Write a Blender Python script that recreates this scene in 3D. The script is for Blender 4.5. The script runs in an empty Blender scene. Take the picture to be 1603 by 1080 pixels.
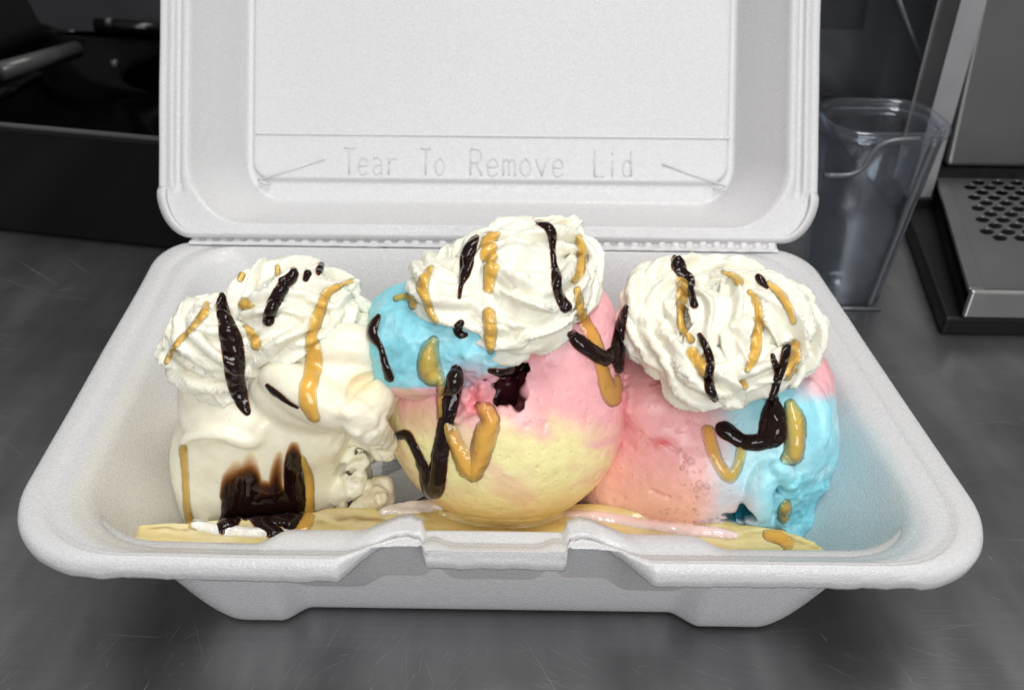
import bpy, math, random, time
import numpy as np
from mathutils import Vector, Matrix
from mathutils.bvhtree import BVHTree
T0 = time.time()
random.seed(7); rng = np.random.default_rng(7)
S = 0.01                       # everything below is laid out in centimetres
scn = bpy.context.scene
COL = scn.collection
# ------------------------------------------------------------------ camera
F_PX, PITCH, ROLL = 1400.0, 0.5953, 0.0142
CAM = np.array([0.104, -13.79, 19.49])
_r = np.array([1.0, 0, 0]); _f = np.array([0, math.cos(PITCH), -math.sin(PITCH)]); _u = np.cross(_r, _f)
RIGHT = math.cos(ROLL) * _r + math.sin(ROLL) * _u
UP = -math.sin(ROLL) * _r + math.cos(ROLL) * _u
FWD = _f
cd = bpy.data.cameras.new('camera'); cam = bpy.data.objects.new('camera', cd); COL.objects.link(cam)
m3 = Matrix((RIGHT, UP, -FWD)).transposed().to_4x4()
cam.matrix_world = Matrix.Translation(Vector(CAM * S)) @ m3
cd.sensor_width = 36.0; cd.lens = F_PX / 1603 * 36; cd.clip_start = 0.01; cd.clip_end = 50
cd.dof.use_dof = True; cd.dof.focus_distance = 0.235; cd.dof.aperture_fstop = 20
scn.camera = cam
scn.render.resolution_x, scn.render.resolution_y = 1024, 689
scn.render.engine = 'CYCLES'
scn.cycles.use_denoising = True
scn.cycles.max_bounces = 8; scn.cycles.transparent_max_bounces = 16
scn.cycles.caustics_reflective = False; scn.cycles.caustics_refractive = False
scn.view_settings.view_transform = 'Standard'; scn.view_settings.look = 'None'
scn.view_settings.exposure = 0.0; scn.view_settings.gamma = 1.0
# ------------------------------------------------------------------ light
w = bpy.data.worlds.new('World'); scn.world = w; w.use_nodes = True
w.node_tree.nodes['Background'].inputs[0].default_value = (1.0, 0.99, 0.98, 1)
w.node_tree.nodes['Background'].inputs[1].default_value = 0.24
def area(name, loc, target, sx, sy, power, color):
    l = bpy.data.lights.new(name, 'AREA'); l.shape = 'RECTANGLE'; l.size = sx; l.size_y = sy; l.energy = power; l.color = color
    o = bpy.data.objects.new(name, l); COL.objects.link(o); o.location = loc
    o.rotation_euler = (Vector(target) - Vector(loc)).to_track_quat('-Z', 'Y').to_euler()
    return o
area('ceiling_and_fill', (0.25, -0.05, 1.50), (0, 0.06, 0), 0.95, 0.40, 14.0, (1.0, 0.975, 0.94))
area('ceiling_and_fill', (0.12, -1.15, 0.85), (0, 0.06, 0.03), 0.85, 0.60, 13.0, (0.97, 0.98, 1.0))  # added low front fill brightening scoop and box fronts, no ceiling lamp

# ------------------------------------------------------------------ helpers
def U(px, py, y=None, z=None, t=None):
    d = (px - 801.5) / F_PX * RIGHT - (py - 540) / F_PX * UP + FWD
    if y is not None: t = (y - CAM[1]) / d[1]
    elif z is not None: t = (z - CAM[2]) / d[2]
    return CAM + t * d
def PJ(V):
    v = np.asarray(V) - CAM
    c = v @ FWD
    return 801.5 + F_PX * (v @ RIGHT) / c, 540 - F_PX * (v @ UP) / c
def lin(r, g, b):
    return tuple(((c / 255) / 12.92 if c / 255 <= 0.04045 else ((c / 255 + 0.055) / 1.055) ** 2.4) for c in (r, g, b))
def sstep(x, a, b):
    t = np.clip((x - a) / (b - a), 0, 1); return t * t * (3 - 2 * t)

_N = 64
_LAT = rng.random((_N, _N, _N)).astype(np.float32)
def vnoise(P):
    P = np.asarray(P, np.float32); i = np.floor(P).astype(np.int64); f = P - i; f = f * f * f * (f * (f * 6 - 15) + 10)
    i0 = i % _N; i1 = (i + 1) % _N
    x0, y0, z0 = i0[..., 0], i0[..., 1], i0[..., 2]; x1, y1, z1 = i1[..., 0], i1[..., 1], i1[..., 2]
    fx, fy, fz = f[..., 0], f[..., 1], f[..., 2]
    a = _LAT[x0, y0, z0] * (1 - fx) + _LAT[x1, y0, z0] * fx; b = _LAT[x0, y1, z0] * (1 - fx) + _LAT[x1, y1, z0] * fx
    c = _LAT[x0, y0, z1] * (1 - fx) + _LAT[x1, y0, z1] * fx; d = _LAT[x0, y1, z1] * (1 - fx) + _LAT[x1, y1, z1] * fx
    a = a * (1 - fy) + b * fy; c = c * (1 - fy) + d * fy
    return (a * (1 - fz) + c * fz) * 2 - 1
def fbm(P, o=3, g=0.5):
    P = np.asarray(P, np.float32); s = 0; a = 1.0; n = 0
    for k in range(o):
        s = s + a * vnoise(P * (2.03 ** k) + 17.3 * k); n += a; a *= g
    return s / n

def mesh_obj(name, V, Fc, mat, parent=None, colors=None, smooth=True, attrs=None):
    V = np.asarray(V, float) * S
    off = np.zeros(3); q_ = parent
    while q_ is not None: off = off + np.array(q_.location); q_ = q_.parent
    V = V - off
    me = bpy.data.meshes.new(name)
    if isinstance(Fc, np.ndarray):
        n, k = Fc.shape
        me.vertices.add(len(V)); me.vertices.foreach_set('co', V.astype(np.float32).ravel())
        me.loops.add(n * k); me.loops.foreach_set('vertex_index', Fc.astype(np.int32).ravel())
        me.polygons.add(n); me.polygons.foreach_set('loop_start', np.arange(0, n * k, k, dtype=np.int32))
        try: me.polygons.foreach_set('loop_total', np.full(n, k, dtype=np.int32))
        except Exception: pass
        me.update(calc_edges=True)
    else:
        me.from_pydata([tuple(v) for v in V], [], [tuple(f) for f in Fc])
    me.validate()
    if smooth: me.polygons.foreach_set('use_smooth', np.ones(len(me.polygons), bool))
    if colors is not None:
        ca = me.color_attributes.new('col', 'FLOAT_COLOR', 'POINT')
        c4 = np.ones((len(V), 4), np.float32); c4[:, :3] = colors; ca.data.foreach_set('color', c4.ravel())
    for k_, v_ in (attrs or {}).items():
        a = me.attributes.new(k_, 'FLOAT', 'POINT'); a.data.foreach_set('value', np.asarray(v_, np.float32))
    if isinstance(mat, (list, tuple)):
        for m in mat: me.materials.append(m)
    elif mat: me.materials.append(mat)
    o = bpy.data.objects.new(name, me); COL.objects.link(o)
    if parent is not None: o.parent = parent
    return o
def thing(name, loc, label, cat, group=None):
    o = bpy.data.objects.new(name, None); COL.objects.link(o); o.location = Vector(np.array(loc, float) * S)
    o.empty_display_size = 0.01
    return tag(o, label, cat, group)
def tag(o, label=None, cat=None, group=None, kind=None):
    if label: o['label'] = label
    if cat: o['category'] = cat
    if group: o['group'] = group
    if kind: o['kind'] = kind
    return o
def tube(path, rad, n=10, closed=False, caps=True, flat=None):
    """sweep of a circle along path; returns V, F lists (flat: (axis vector, factor) squashes)"""
    P = np.asarray(path, float); m = len(P)
    rad = np.full(m, rad, float) if np.isscalar(rad) else np.asarray(rad, float)
    T = np.roll(P, -1, 0) - np.roll(P, 1, 0)
    if not closed: T[0] = P[1] - P[0]; T[-1] = P[-1] - P[-2]
    T /= np.linalg.norm(T, axis=1)[:, None] + 1e-12
    ref = np.array([0, 0, 1.0]) if abs(T[0][2]) < 0.9 else np.array([0, 1.0, 0])
    N = np.cross(T[0], ref); N /= np.linalg.norm(N); V = []
    for i in range(m):
        N = N - T[i] * (N @ T[i]); N /= np.linalg.norm(N); B = np.cross(T[i], N)
        a = np.arange(n) * 2 * math.pi / n
        ring = rad[i] * (np.cos(a)[:, None] * N + np.sin(a)[:, None] * B)
        if flat is not None:
            ax = np.asarray(flat[0], float); ring = ring - (ring @ ax)[:, None] * ax * (1 - flat[1])
        V.append(P[i] + ring)
    V = np.concatenate(V); F = []
    for i in range(m if closed else m - 1):
        j = (i + 1) % m
        for k in range(n):
            l = (k + 1) % n; F.append((i * n + k, i * n + l, j * n + l, j * n + k))
    if caps and not closed:
        F.append(tuple(range(n))[::-1]); F.append(tuple((m - 1) * n + k for k in range(n)))
    return V, F
def merge(parts):
    V = []; F = []; o = 0
    for v, f in parts:
        V.append(np.asarray(v, float)); F += [tuple(i + o for i in q) for q in f]; o += len(v)
    return np.concatenate(V), F
def cr(pts, step=0.08):
    """Catmull-Rom through rows of pts (any columns), resampled at about step along the first three columns"""
    P = np.asarray(pts, float)
    if len(P) < 3:
        n = max(2, int(np.linalg.norm(P[-1, :3] - P[0, :3]) / step)); t = np.linspace(0, 1, n)[:, None]; return P[0] * (1 - t) + P[-1] * t
    Q = np.vstack([2 * P[0] - P[1], P, 2 * P[-1] - P[-2]]); out = []
    for i in range(len(P) - 1):
        a, b, c, d = Q[i:i + 4]; n = max(2, int(np.linalg.norm(c[:3] - b[:3]) / step))
        for t in np.arange(n) / n:
            out.append(0.5 * (2 * b + (c - a) * t + (2 * a - 5 * b + 4 * c - d) * t * t + (3 * b - a - 3 * c + d) * t ** 3))
    out.append(P[-1]); return np.array(out)
def box(x0, x1, y0, y1, z0, z1):
    V = [(x, y, z) for z in (z0, z1) for y in (y0, y1) for x in (x0, x1)]
    return np.array(V, float), [(0, 2, 3, 1), (4, 5, 7, 6), (0, 1, 5, 4), (2, 6, 7, 3), (0, 4, 6, 2), (1, 3, 7, 5)]
def bevel(o, wdt, seg=3):
    m = o.modifiers.new('bevel', 'BEVEL'); m.width = wdt * S; m.segments = seg; m.limit_method = 'ANGLE'; m.angle_limit = math.radians(35); m.harden_normals = False
    return o

# ------------------------------------------------------------------ materials
def new_mat(name):
    m = bpy.data.materials.new(name); m.use_nodes = True; nt = m.node_tree; b = nt.nodes['Principled BSDF']
    return m, nt, b
def nd(nt, typ, **kw):
    n = nt.nodes.new(typ)
    for k, v in kw.items():
        if k in n.inputs: n.inputs[k].default_value = v
        else: setattr(n, k, v)
    return n
def noise_node(nt, scale, detail=3, rough=0.5, vec=None):
    n = nd(nt, 'ShaderNodeTexNoise', Scale=scale, Detail=detail, Roughness=rough)
    if vec is not None: nt.links.new(vec, n.inputs['Vector'])
    return n
def ramp(nt, fac, stops):
    r = nt.nodes.new('ShaderNodeValToRGB'); nt.links.new(fac, r.inputs[0]); e = r.color_ramp.elements
    while len(e) < len(stops): e.new(0.5)
    for i, (p, c) in enumerate(stops): e[i].position = p; e[i].color = (*c, 1) if len(c) == 3 else c
    return r
def geo_pos(nt, scale=(1, 1, 1), rot=(0, 0, 0)):
    g = nt.nodes.new('ShaderNodeNewGeometry'); m = nt.nodes.new('ShaderNodeMapping')
    m.inputs['Scale'].default_value = scale; m.inputs['Rotation'].default_value = rot
    nt.links.new(g.outputs['Position'], m.inputs['Vector']); return m.outputs[0]
def mathn(nt, op, a, b=None, clamp=False):
    n = nt.nodes.new('ShaderNodeMath'); n.operation = op; n.use_clamp = clamp
    for i, v in enumerate((a, b)):
        if v is None: continue
        if isinstance(v, (int, float)): n.inputs[i].default_value = v
        else: nt.links.new(v, n.inputs[i])
    return n.outputs[0]
def mixc(nt, fac, a, b, mode='MIX'):
    n = nt.nodes.new('ShaderNodeMix'); n.data_type = 'RGBA'; n.blend_type = mode
    for idx, v in ((0, fac), (6, a), (7, b)):
        if isinstance(v, (int, float)): n.inputs[idx].default_value = v
        elif isinstance(v, tuple): n.inputs[idx].default_value = (*v, 1) if len(v) == 3 else v
        else: nt.links.new(v, n.inputs[idx])
    return n.outputs[2]
def bump(nt, b, h, dist, strength=1.0, prev=None):
    n = nt.nodes.new('ShaderNodeBump'); n.inputs['Distance'].default_value = dist; n.inputs['Strength'].default_value = strength
    nt.links.new(h, n.inputs['Height'])
    if prev is not None: nt.links.new(prev, n.inputs['Normal'])
    if b is not None: nt.links.new(n.outputs[0], b.inputs['Normal'])
    return n.outputs[0]

def foam_mat(name, grain=1.0, stained=False):
    m, nt, b = new_mat(name)
    pos = geo_pos(nt)
    vo = nd(nt, 'ShaderNodeTexVoronoi', Scale=1900.0); nt.links.new(pos, vo.inputs['Vector'])
    n1 = noise_node(nt, 1300, 3, 0.6, pos); n2 = noise_node(nt, 160, 3, 0.5, pos); n3 = noise_node(nt, 2600, 1, 0.5, pos)
    base = ramp(nt, n1.outputs[0], [(0.25, (0.58, 0.58, 0.585)), (0.75, (0.675, 0.675, 0.68))]).outputs[0]
    if stained:
        at = nt.nodes.new('ShaderNodeAttribute'); at.attribute_name = 'col'
        base = mixc(nt, 1.0, base, at.outputs['Color'], 'MULTIPLY')
    nt.links.new(base, b.inputs['Base Color'])
    cell = nt.nodes.new('ShaderNodeSeparateColor'); nt.links.new(vo.outputs['Color'], cell.inputs[0])
    r = nt.nodes.new('ShaderNodeMapRange'); nt.links.new(cell.outputs[0], r.inputs[0]); r.inputs[3].default_value = 0.18; r.inputs[4].default_value = 0.6
    nt.links.new(r.outputs[0], b.inputs['Roughness'])
    b.inputs['Specular IOR Level'].default_value = 0.55
    b.inputs['Subsurface Weight'].default_value = 0.25; b.inputs['Subsurface Radius'].default_value = (1, 1, 1); b.inputs['Subsurface Scale'].default_value = 0.0015
    # each pressed bead facet leans its own way
    h = mathn(nt, 'ADD', mathn(nt, 'MULTIPLY', vo.outputs['Distance'], -0.9), mathn(nt, 'MULTIPLY', n1.outputs[0], 1.0))
    h = mathn(nt, 'ADD', h, mathn(nt, 'MULTIPLY', n3.outputs[0], 0.3))
    p = bump(nt, None, n2.outputs[0], 0.0002 * grain, 0.12)
    bump(nt, b, h, 0.00010 * grain, 0.75, p)
    return m
M_FOAM = foam_mat('foam', 1.0, True)
M_FOAM_LID = foam_mat('foam_lid', 0.8)
M_FOAM_SMOOTH = foam_mat('foam_letter', 0.5)

def ice_mat(name, rough=0.42, sss=0.35, grain=1.0, coat=0.25):
    m, nt, b = new_mat(name); pos = geo_pos(nt)
    at = nt.nodes.new('ShaderNodeAttribute'); at.attribute_name = 'col'
    n1 = noise_node(nt, 260, 4, 0.6, pos); n2 = noise_node(nt, 1400, 3, 0.6, pos)
    v = ramp(nt, n1.outputs[0], [(0.3, (0.93, 0.93, 0.93)), (0.7, (1.05, 1.05, 1.05))]).outputs[0]
    nt.links.new(mixc(nt, 1.0, at.outputs['Color'], v, 'MULTIPLY'), b.inputs['Base Color'])
    ro = nt.nodes.new('ShaderNodeMapRange'); nt.links.new(n1.outputs[0], ro.inputs[0]); ro.inputs[1].default_value = 0.35; ro.inputs[2].default_value = 0.65
    ro.inputs[3].default_value = rough - 0.1; ro.inputs[4].default_value = rough + 0.15; nt.links.new(ro.outputs[0], b.inputs['Roughness'])
    b.inputs['Subsurface Weight'].default_value = sss; b.inputs['Subsurface Radius'].default_value = (1.0, 0.8, 0.6); b.inputs['Subsurface Scale'].default_value = 0.003
    b.inputs['Coat Weight'].default_value = coat; b.inputs['Coat Roughness'].default_value = 0.22
    # tiny air bubbles
    vo = nd(nt, 'ShaderNodeTexVoronoi', Scale=330.0); nt.links.new(pos, vo.inputs['Vector'])
    pit = ramp(nt, vo.outputs['Distance'], [(0.04, (0, 0, 0)), (0.16, (1, 1, 1))]).outputs[0]
    h = mathn(nt, 'ADD', mathn(nt, 'MULTIPLY', n1.outputs[0], 1.0), mathn(nt, 'MULTIPLY', n2.outputs[0], 0.35))
    h = mathn(nt, 'ADD', h, mathn(nt, 'MULTIPLY', pit, 0.6))
    bump(nt, b, h, 0.0005 * grain, 0.6)
    return m
M_ICE = ice_mat('ice_cream'); M_VAN = ice_mat('vanilla_ice_cream', 0.42, 0.5, 0.55, 0.22)
M_CREAM = ice_mat('whipped_cream', 0.5, 0.45, 0.35, 0.08); M_CREAM.node_tree.nodes['Principled BSDF'].inputs['Subsurface Scale'].default_value = 0.002
M_PUDDLE = ice_mat('melted_ice_cream', 0.12, 0.3, 0.12, 0.6)

def choc_mat():
    m, nt, b = new_mat('chocolate_syrup')
    at = nt.nodes.new('ShaderNodeAttribute'); at.attribute_name = 'thick'
    c = ramp(nt, at.outputs['Fac'], [(0.0, (0.30, 0.10, 0.028)), (0.35, (0.06, 0.017, 0.008)), (0.8, (0.012, 0.0045, 0.004))]).outputs[0]
    nt.links.new(c, b.inputs['Base Color']); b.inputs['Roughness'].default_value = 0.07; b.inputs['Specular IOR Level'].default_value = 0.35
    tr = nt.nodes.new('ShaderNodeBsdfTransparent')
    nt.links.new(ramp(nt, at.outputs['Fac'], [(0.0, (1.0, 0.97, 0.92)), (0.25, (0.72, 0.45, 0.25)), (0.8, (0.3, 0.12, 0.05))]).outputs[0], tr.inputs[0])
    mx = nt.nodes.new('ShaderNodeMixShader')
    a = ramp(nt, at.outputs['Fac'], [(0.0, (0.0, 0.0, 0.0)), (0.2, (0.25, 0.25, 0.25)), (0.7, (1, 1, 1))]).outputs[0]
    nt.links.new(a, mx.inputs[0]); nt.links.new(tr.outputs[0], mx.inputs[1]); nt.links.new(b.outputs[0], mx.inputs[2])
    nt.links.new(mx.outputs[0], nt.nodes['Material Output'].inputs[0])
    return m
def caramel_mat():
    m, nt, b = new_mat('caramel_syrup')
    at = nt.nodes.new('ShaderNodeAttribute'); at.attribute_name = 'thick'
    c = ramp(nt, at.outputs['Fac'], [(0.0, (1.0, 0.80, 0.50)), (0.5, (1.0, 0.66, 0.22)), (1.0, (1.0, 0.60, 0.14))]).outputs[0]
    nt.links.new(c, b.inputs['Base Color']); b.inputs['Roughness'].default_value = 0.08; b.inputs['Specular IOR Level'].default_value = 0.6
    b.inputs['Subsurface Weight'].default_value = 0.25; b.inputs['Subsurface Scale'].default_value = 0.0015; b.inputs['Subsurface Radius'].default_value = (1, 0.6, 0.2)
    tr = nt.nodes.new('ShaderNodeBsdfTransparent')
    nt.links.new(ramp(nt, at.outputs['Fac'], [(0.0, (1.0, 0.98, 0.92)), (0.35, (1.0, 0.90, 0.62)), (1.0, (1.0, 0.79, 0.34))]).outputs[0], tr.inputs[0])
    gl = nt.nodes.new('ShaderNodeBsdfGlossy'); gl.inputs['Roughness'].default_value = 0.07
    fr = nt.nodes.new('ShaderNodeFresnel'); fr.inputs[0].default_value = 1.45
    wet = nt.nodes.new('ShaderNodeMixShader'); nt.links.new(fr.outputs[0], wet.inputs[0]); nt.links.new(tr.outputs[0], wet.inputs[1]); nt.links.new(gl.outputs[0], wet.inputs[2])
    mx = nt.nodes.new('ShaderNodeMixShader')
    a = ramp(nt, at.outputs['Fac'], [(0.0, (0.0, 0.0, 0.0)), (0.9, (0.46, 0.46, 0.46))]).outputs[0]
    nt.links.new(a, mx.inputs[0]); nt.links.new(wet.outputs[0], mx.inputs[1]); nt.links.new(b.outputs[0], mx.inputs[2])
    nt.links.new(mx.outputs[0], nt.nodes['Material Output'].inputs[0])
    return m
M_CHOC = choc_mat(); M_CARA = caramel_mat()

def steel_mat(name, col, rough, scratch=1.0, metallic=0.85, rot=0.0):
    m, nt, b = new_mat(name)
    b.inputs['Metallic'].default_value = metallic
    pos = geo_pos(nt); st = geo_pos(nt, (9, 700, 50), (0, 0, rot))
    n1 = noise_node(nt, 1.0, 5, 0.65, st); n2 = noise_node(nt, 9, 4, 0.6, pos)
    fine = noise_node(nt, 1.0, 4, 0.7, geo_pos(nt, (60, 1500, 60), (0, 0, rot)))
    c = ramp(nt, n2.outputs[0], [(0.28, tuple(x * (1 - .28 * max(scratch, .3)) for x in col)), (0.72, tuple(x * (1 + .3 * max(scratch, .3)) for x in col))]).outputs[0]
    c = mixc(nt, 1.0, c, ramp(nt, n1.outputs[0], [(0.3, (0.96, 0.96, 0.96)), (0.7, (1.04, 1.04, 1.04))]).outputs[0], 'MULTIPLY')
    sm = noise_node(nt, 1.0, 3, 0.6, geo_pos(nt, (34, 9, 10), (0, 0, 0.35)))  # smudge streaks; the lighter ones also paint soft reflections into the colour
    c = mixc(nt, 1.0, c, ramp(nt, sm.outputs[0], [(0.35, (0.85, 0.85, 0.86)), (0.5, (1, 1, 1)), (0.68, (1.35, 1.34, 1.31))]).outputs[0], 'MULTIPLY') if scratch > .5 else c
    h = mathn(nt, 'MULTIPLY', fine.outputs[0], 0.6)
    nt.links.new(c, b.inputs['Base Color'])
    r = nt.nodes.new('ShaderNodeMapRange'); nt.links.new(n2.outputs[0], r.inputs[0]); r.inputs[1].default_value = 0.3; r.inputs[2].default_value = 0.7
    r.inputs[3].default_value = rough - 0.06; r.inputs[4].default_value = rough + 0.08; nt.links.new(r.outputs[0], b.inputs['Roughness'])
    bump(nt, b, h, 0.00018, 0.35)
    return m
def plain_mat(name, col, rough, metallic=0.0, nscale=300, bmp=0.0001, spec=0.5, var=0.12):
    m, nt, b = new_mat(name); pos = geo_pos(nt); n = noise_node(nt, nscale, 3, 0.6, pos); n2 = noise_node(nt, nscale * 0.08, 3, 0.6, pos)
    c = ramp(nt, n2.outputs[0], [(0.3, tuple(x * (1 - var) for x in col)), (0.7, tuple(x * (1 + var) for x in col))]).outputs[0]
    nt.links.new(c, b.inputs['Base Color']); b.inputs['Roughness'].default_value = rough; b.inputs['Metallic'].default_value = metallic
    b.inputs['Specular IOR Level'].default_value = spec
    r = nt.nodes.new('ShaderNodeMapRange'); nt.links.new(n2.outputs[0], r.inputs[0]); r.inputs[3].default_value = max(0.02, rough - 0.08); r.inputs[4].default_value = rough + 0.1
    nt.links.new(r.outputs[0], b.inputs['Roughness'])
    bump(nt, b, n.outputs[0], bmp, 0.4); return m
M_COUNTER = steel_mat('brushed_steel_counter', (0.25, 0.25, 0.257), 0.31, 1.0, 0.85)
M_SCRATCH = plain_mat('scratched_metal', (0.42, 0.42, 0.42), 0.45, 0.5)
M_STEEL = steel_mat('appliance_steel', (0.30, 0.30, 0.30), 0.35, 0.15, 0.9, 1.5708)
M_STEEL_BRIGHT = steel_mat('bright_steel', (0.55, 0.55, 0.54), 0.3, 0.1, 0.9, 0)
M_BLACK = plain_mat('black_plastic', (0.003, 0.003, 0.0032), 0.2, spec=.4)
M_BLACK_MATT = plain_mat('black_matt', (0.005, 0.005, 0.0055), 0.5, spec=.35)
M_BLACK_HIGHLIGHT = plain_mat('black_highlight', (0.06, 0.06, 0.06), 0.25)  # lighter grey base colour paints highlights onto the black plastic
M_GREYBOX = plain_mat('grey_box_paint', (0.03, 0.03, 0.034), 0.5)
M_TRIM = plain_mat('pale_trim', (0.36, 0.36, 0.37), 0.35, 0.3)
M_WALL = plain_mat('dark_wall', (0.008, 0.0085, 0.0095), 0.5)
M_HOLE = plain_mat('dark_hole', (0.008, 0.008, 0.008), 0.8)
def clear_mat():
    m, nt, b = new_mat('clear_polycarbonate')
    tr = nt.nodes.new('ShaderNodeBsdfTransparent'); tr.inputs[0].default_value = (0.86, 0.88, 0.90, 1)
    gl = nt.nodes.new('ShaderNodeBsdfGlossy'); gl.inputs['Roughness'].default_value = 0.12; gl.inputs[0].default_value = (0.9, 0.93, 1, 1)
    lw = nt.nodes.new('ShaderNodeLayerWeight'); lw.inputs[0].default_value = 0.35
    mx = nt.nodes.new('ShaderNodeMixShader'); f = mathn(nt, 'ADD', mathn(nt, 'MULTIPLY', lw.outputs['Facing'], 0.28), 0.03, True)
    nt.links.new(f, mx.inputs[0]); nt.links.new(tr.outputs[0], mx.inputs[1]); nt.links.new(gl.outputs[0], mx.inputs[2])
    df = nt.nodes.new('ShaderNodeBsdfDiffuse'); df.inputs[0].default_value = (0.45, 0.48, 0.52, 1)
    m2 = nt.nodes.new('ShaderNodeMixShader'); n = noise_node(nt, 25, 4, 0.6, geo_pos(nt, (1, 1, 0.4)))
    nt.links.new(ramp(nt, n.outputs[0], [(0.35, (0.01, 0.01, 0.01)), (0.75, (0.055, 0.055, 0.055))]).outputs[0], m2.inputs[0])
    nt.links.new(mx.outputs[0], m2.inputs[1]); nt.links.new(df.outputs[0], m2.inputs[2])
    nt.links.new(m2.outputs[0], nt.nodes['Material Output'].inputs[0]); return m
M_CLEAR = clear_mat()
def banana_mat():
    m, nt, b = new_mat('banana_flesh'); at = nt.nodes.new('ShaderNodeAttribute'); at.attribute_name = 'col'
    n = noise_node(nt, 1, 4, 0.6, geo_pos(nt, (60, 420, 300))); n2 = noise_node(nt, 1, 3, 0.55, geo_pos(nt, (55, 260, 200)))
    c = ramp(nt, n.outputs[0], [(0.3, (0.86, 0.80, 0.66)), (0.5, (0.96, 0.95, 0.92)), (0.7, (1.05, 1.05, 1.0))]).outputs[0]
    c = mixc(nt, 1.0, at.outputs['Color'], c, 'MULTIPLY')
    spot = ramp(nt, n2.outputs[0], [(0.68, (1, 1, 1)), (0.76, (0.25, 0.15, 0.07))]).outputs[0]
    nt.links.new(mixc(nt, 1.0, c, spot, 'MULTIPLY'), b.inputs['Base Color'])
    b.inputs['Roughness'].default_value = 0.3; b.inputs['Coat Weight'].default_value = 0.5; b.inputs['Coat Roughness'].default_value = 0.1
    b.inputs['Subsurface Weight'].default_value = 0.3; b.inputs['Subsurface Scale'].default_value = 0.003
    bump(nt, b, n.outputs[0], 0.0005, 0.5); return m
M_BANANA = banana_mat()

# ------------------------------------------------------------------ the setting
def counter():
    V, F = box(-120, 120, -60, 62, -4, 0.0)
    o = mesh_obj('counter', V, F, M_COUNTER, smooth=False); tag(o, 'scratched dark brushed steel counter top under the foam box', kind='structure')
    r = np.random.default_rng(21); V = []; F = []
    def scratch(x, y, a, L, wd):
        n = 6; k = (r.random() - .5) * .10; b0 = len(V)
        for i in range(n):
            t = i / (n - 1); aa = a + k * (t - .5); px_, py_ = x + math.cos(aa) * L * (t - .5), y + math.sin(aa) * L * (t - .5); h_ = wd * math.sin(math.pi * (0.04 + 0.92 * t)) * (0.5 + r.random())
            V.append((px_ - math.sin(a) * h_, py_ + math.cos(a) * h_, .004)); V.append((px_ + math.sin(a) * h_, py_ - math.cos(a) * h_, .004))
        for i in range(n - 1): q = b0 + 2 * i; F.append((q, q + 1, q + 3, q + 2))
    fam = [-0.25, 0.05, -0.5, 0.15, 2.5, -0.05, 1.9]
    for i in range(520):
        y = -4.5 + 26 * r.random() ** 1.5; x = -22 + 44 * r.random(); a = fam[r.integers(len(fam))] + r.normal() * .12
        scratch(x, y, a, 0.3 + 5.5 * r.random() ** 4, .0018 + .005 * r.random() ** 3)
    for i in range(700):
        y = -3.5 + 5 * r.random(); x = -5 + 14 * r.normal() * .7; scratch(x, y, -0.45 + r.normal() * .2 if x > 0 else 1.2 + r.normal() * .3, 0.15 + 1.2 * r.random() ** 2, .0015 + .0025 * r.random())
    tag(mesh_obj('scratches', V, F, M_SCRATCH, o, smooth=False), 'fine light scratches in the steel', kind='stuff')
counter()
V, F = box(-120, 120, 62.3, 66, -4, 55)
tag(mesh_obj('back_wall', V, F, M_WALL, smooth=False), 'dark wall behind the counter', kind='structure')

# ------------------------------------------------------------------ foam box
HW, YR, ZR, SHEAR = 11.75, 15.34, 4.2, -1.02
NF, NC, NS, NR = 260, 18, 50, 90
def loop(hw, yf, yr, rf, rrx, rry, zf, zs, zr):
    """one closed loop, counter-clockwise from above, starting front left; returns pts and a front mask"""
    P = []; kind = []
    xs = np.linspace(-(hw - rf), hw - rf, NF)
    for x in xs: P.append((x, yf, zf)); kind.append(1)
    for k in range(1, NC):
        a = k / NC * math.pi / 2; P.append((hw - rf + rf * math.sin(a), yf + rf - rf * math.cos(a), zf + (zs - zf) * k / NC)); kind.append(0)
    for t in np.linspace(0, 1, NS): P.append((hw, yf + rf + (yr - rry - yf - rf) * t, zs)); kind.append(0)
    for k in range(1, NC):
        a = k / NC * math.pi / 2; P.append((hw - rrx + rrx * math.cos(a), yr - rry + rry * math.sin(a), zs + (zr - zs) * k / NC)); kind.append(0)
    for t in np.linspace(0, 1, NR): P.append((hw - rrx - 2 * (hw - rrx) * t, yr, zr)); kind.append(0)
    for k in range(1, NC):
        a = k / NC * math.pi / 2; P.append((-(hw - rrx) - rrx * math.sin(a), yr - rry + rry * math.cos(a), zr + (zs - zr) * k / NC)); kind.append(0)
    for t in np.linspace(0, 1, NS): P.append((-hw, yr - rry - (yr - rry - yf - rf) * t, zs)); kind.append(0)
    for k in range(1, NC): P.append((0, 0, 0)); kind.append(0)
    P = np.array(P); n = NC - 1
    a = np.arange(1, NC) / NC * math.pi / 2
    P[-n:, 0] = -(hw - rf) - rf * np.cos(a); P[-n:, 1] = yf + rf - rf * np.sin(a); P[-n:, 2] = zs + (zf - zs) * np.arange(1, NC) / NC
    return P, np.array(kind)
C0 = -0.17
def notch_in(x):
    a = np.abs(x - C0)
    return 0.34 * (1 - sstep(a, 2.75, 3.55)) + 0.13 * np.exp(-((a - 1.45) / 0.22) ** 2) - 0.06 * (1 - sstep(a, 0.9, 1.25))
def notch_g(x):
    a = np.abs(x - C0)
    g = np.interp(a, [0, 1.62, 1.74, 2.0, 2.3, 2.9, 3.35, 3.6, 20], [0, 0, 0.80, 1.0, 0.93, 0.55, 0.2, 0, 0])
    return g
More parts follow.
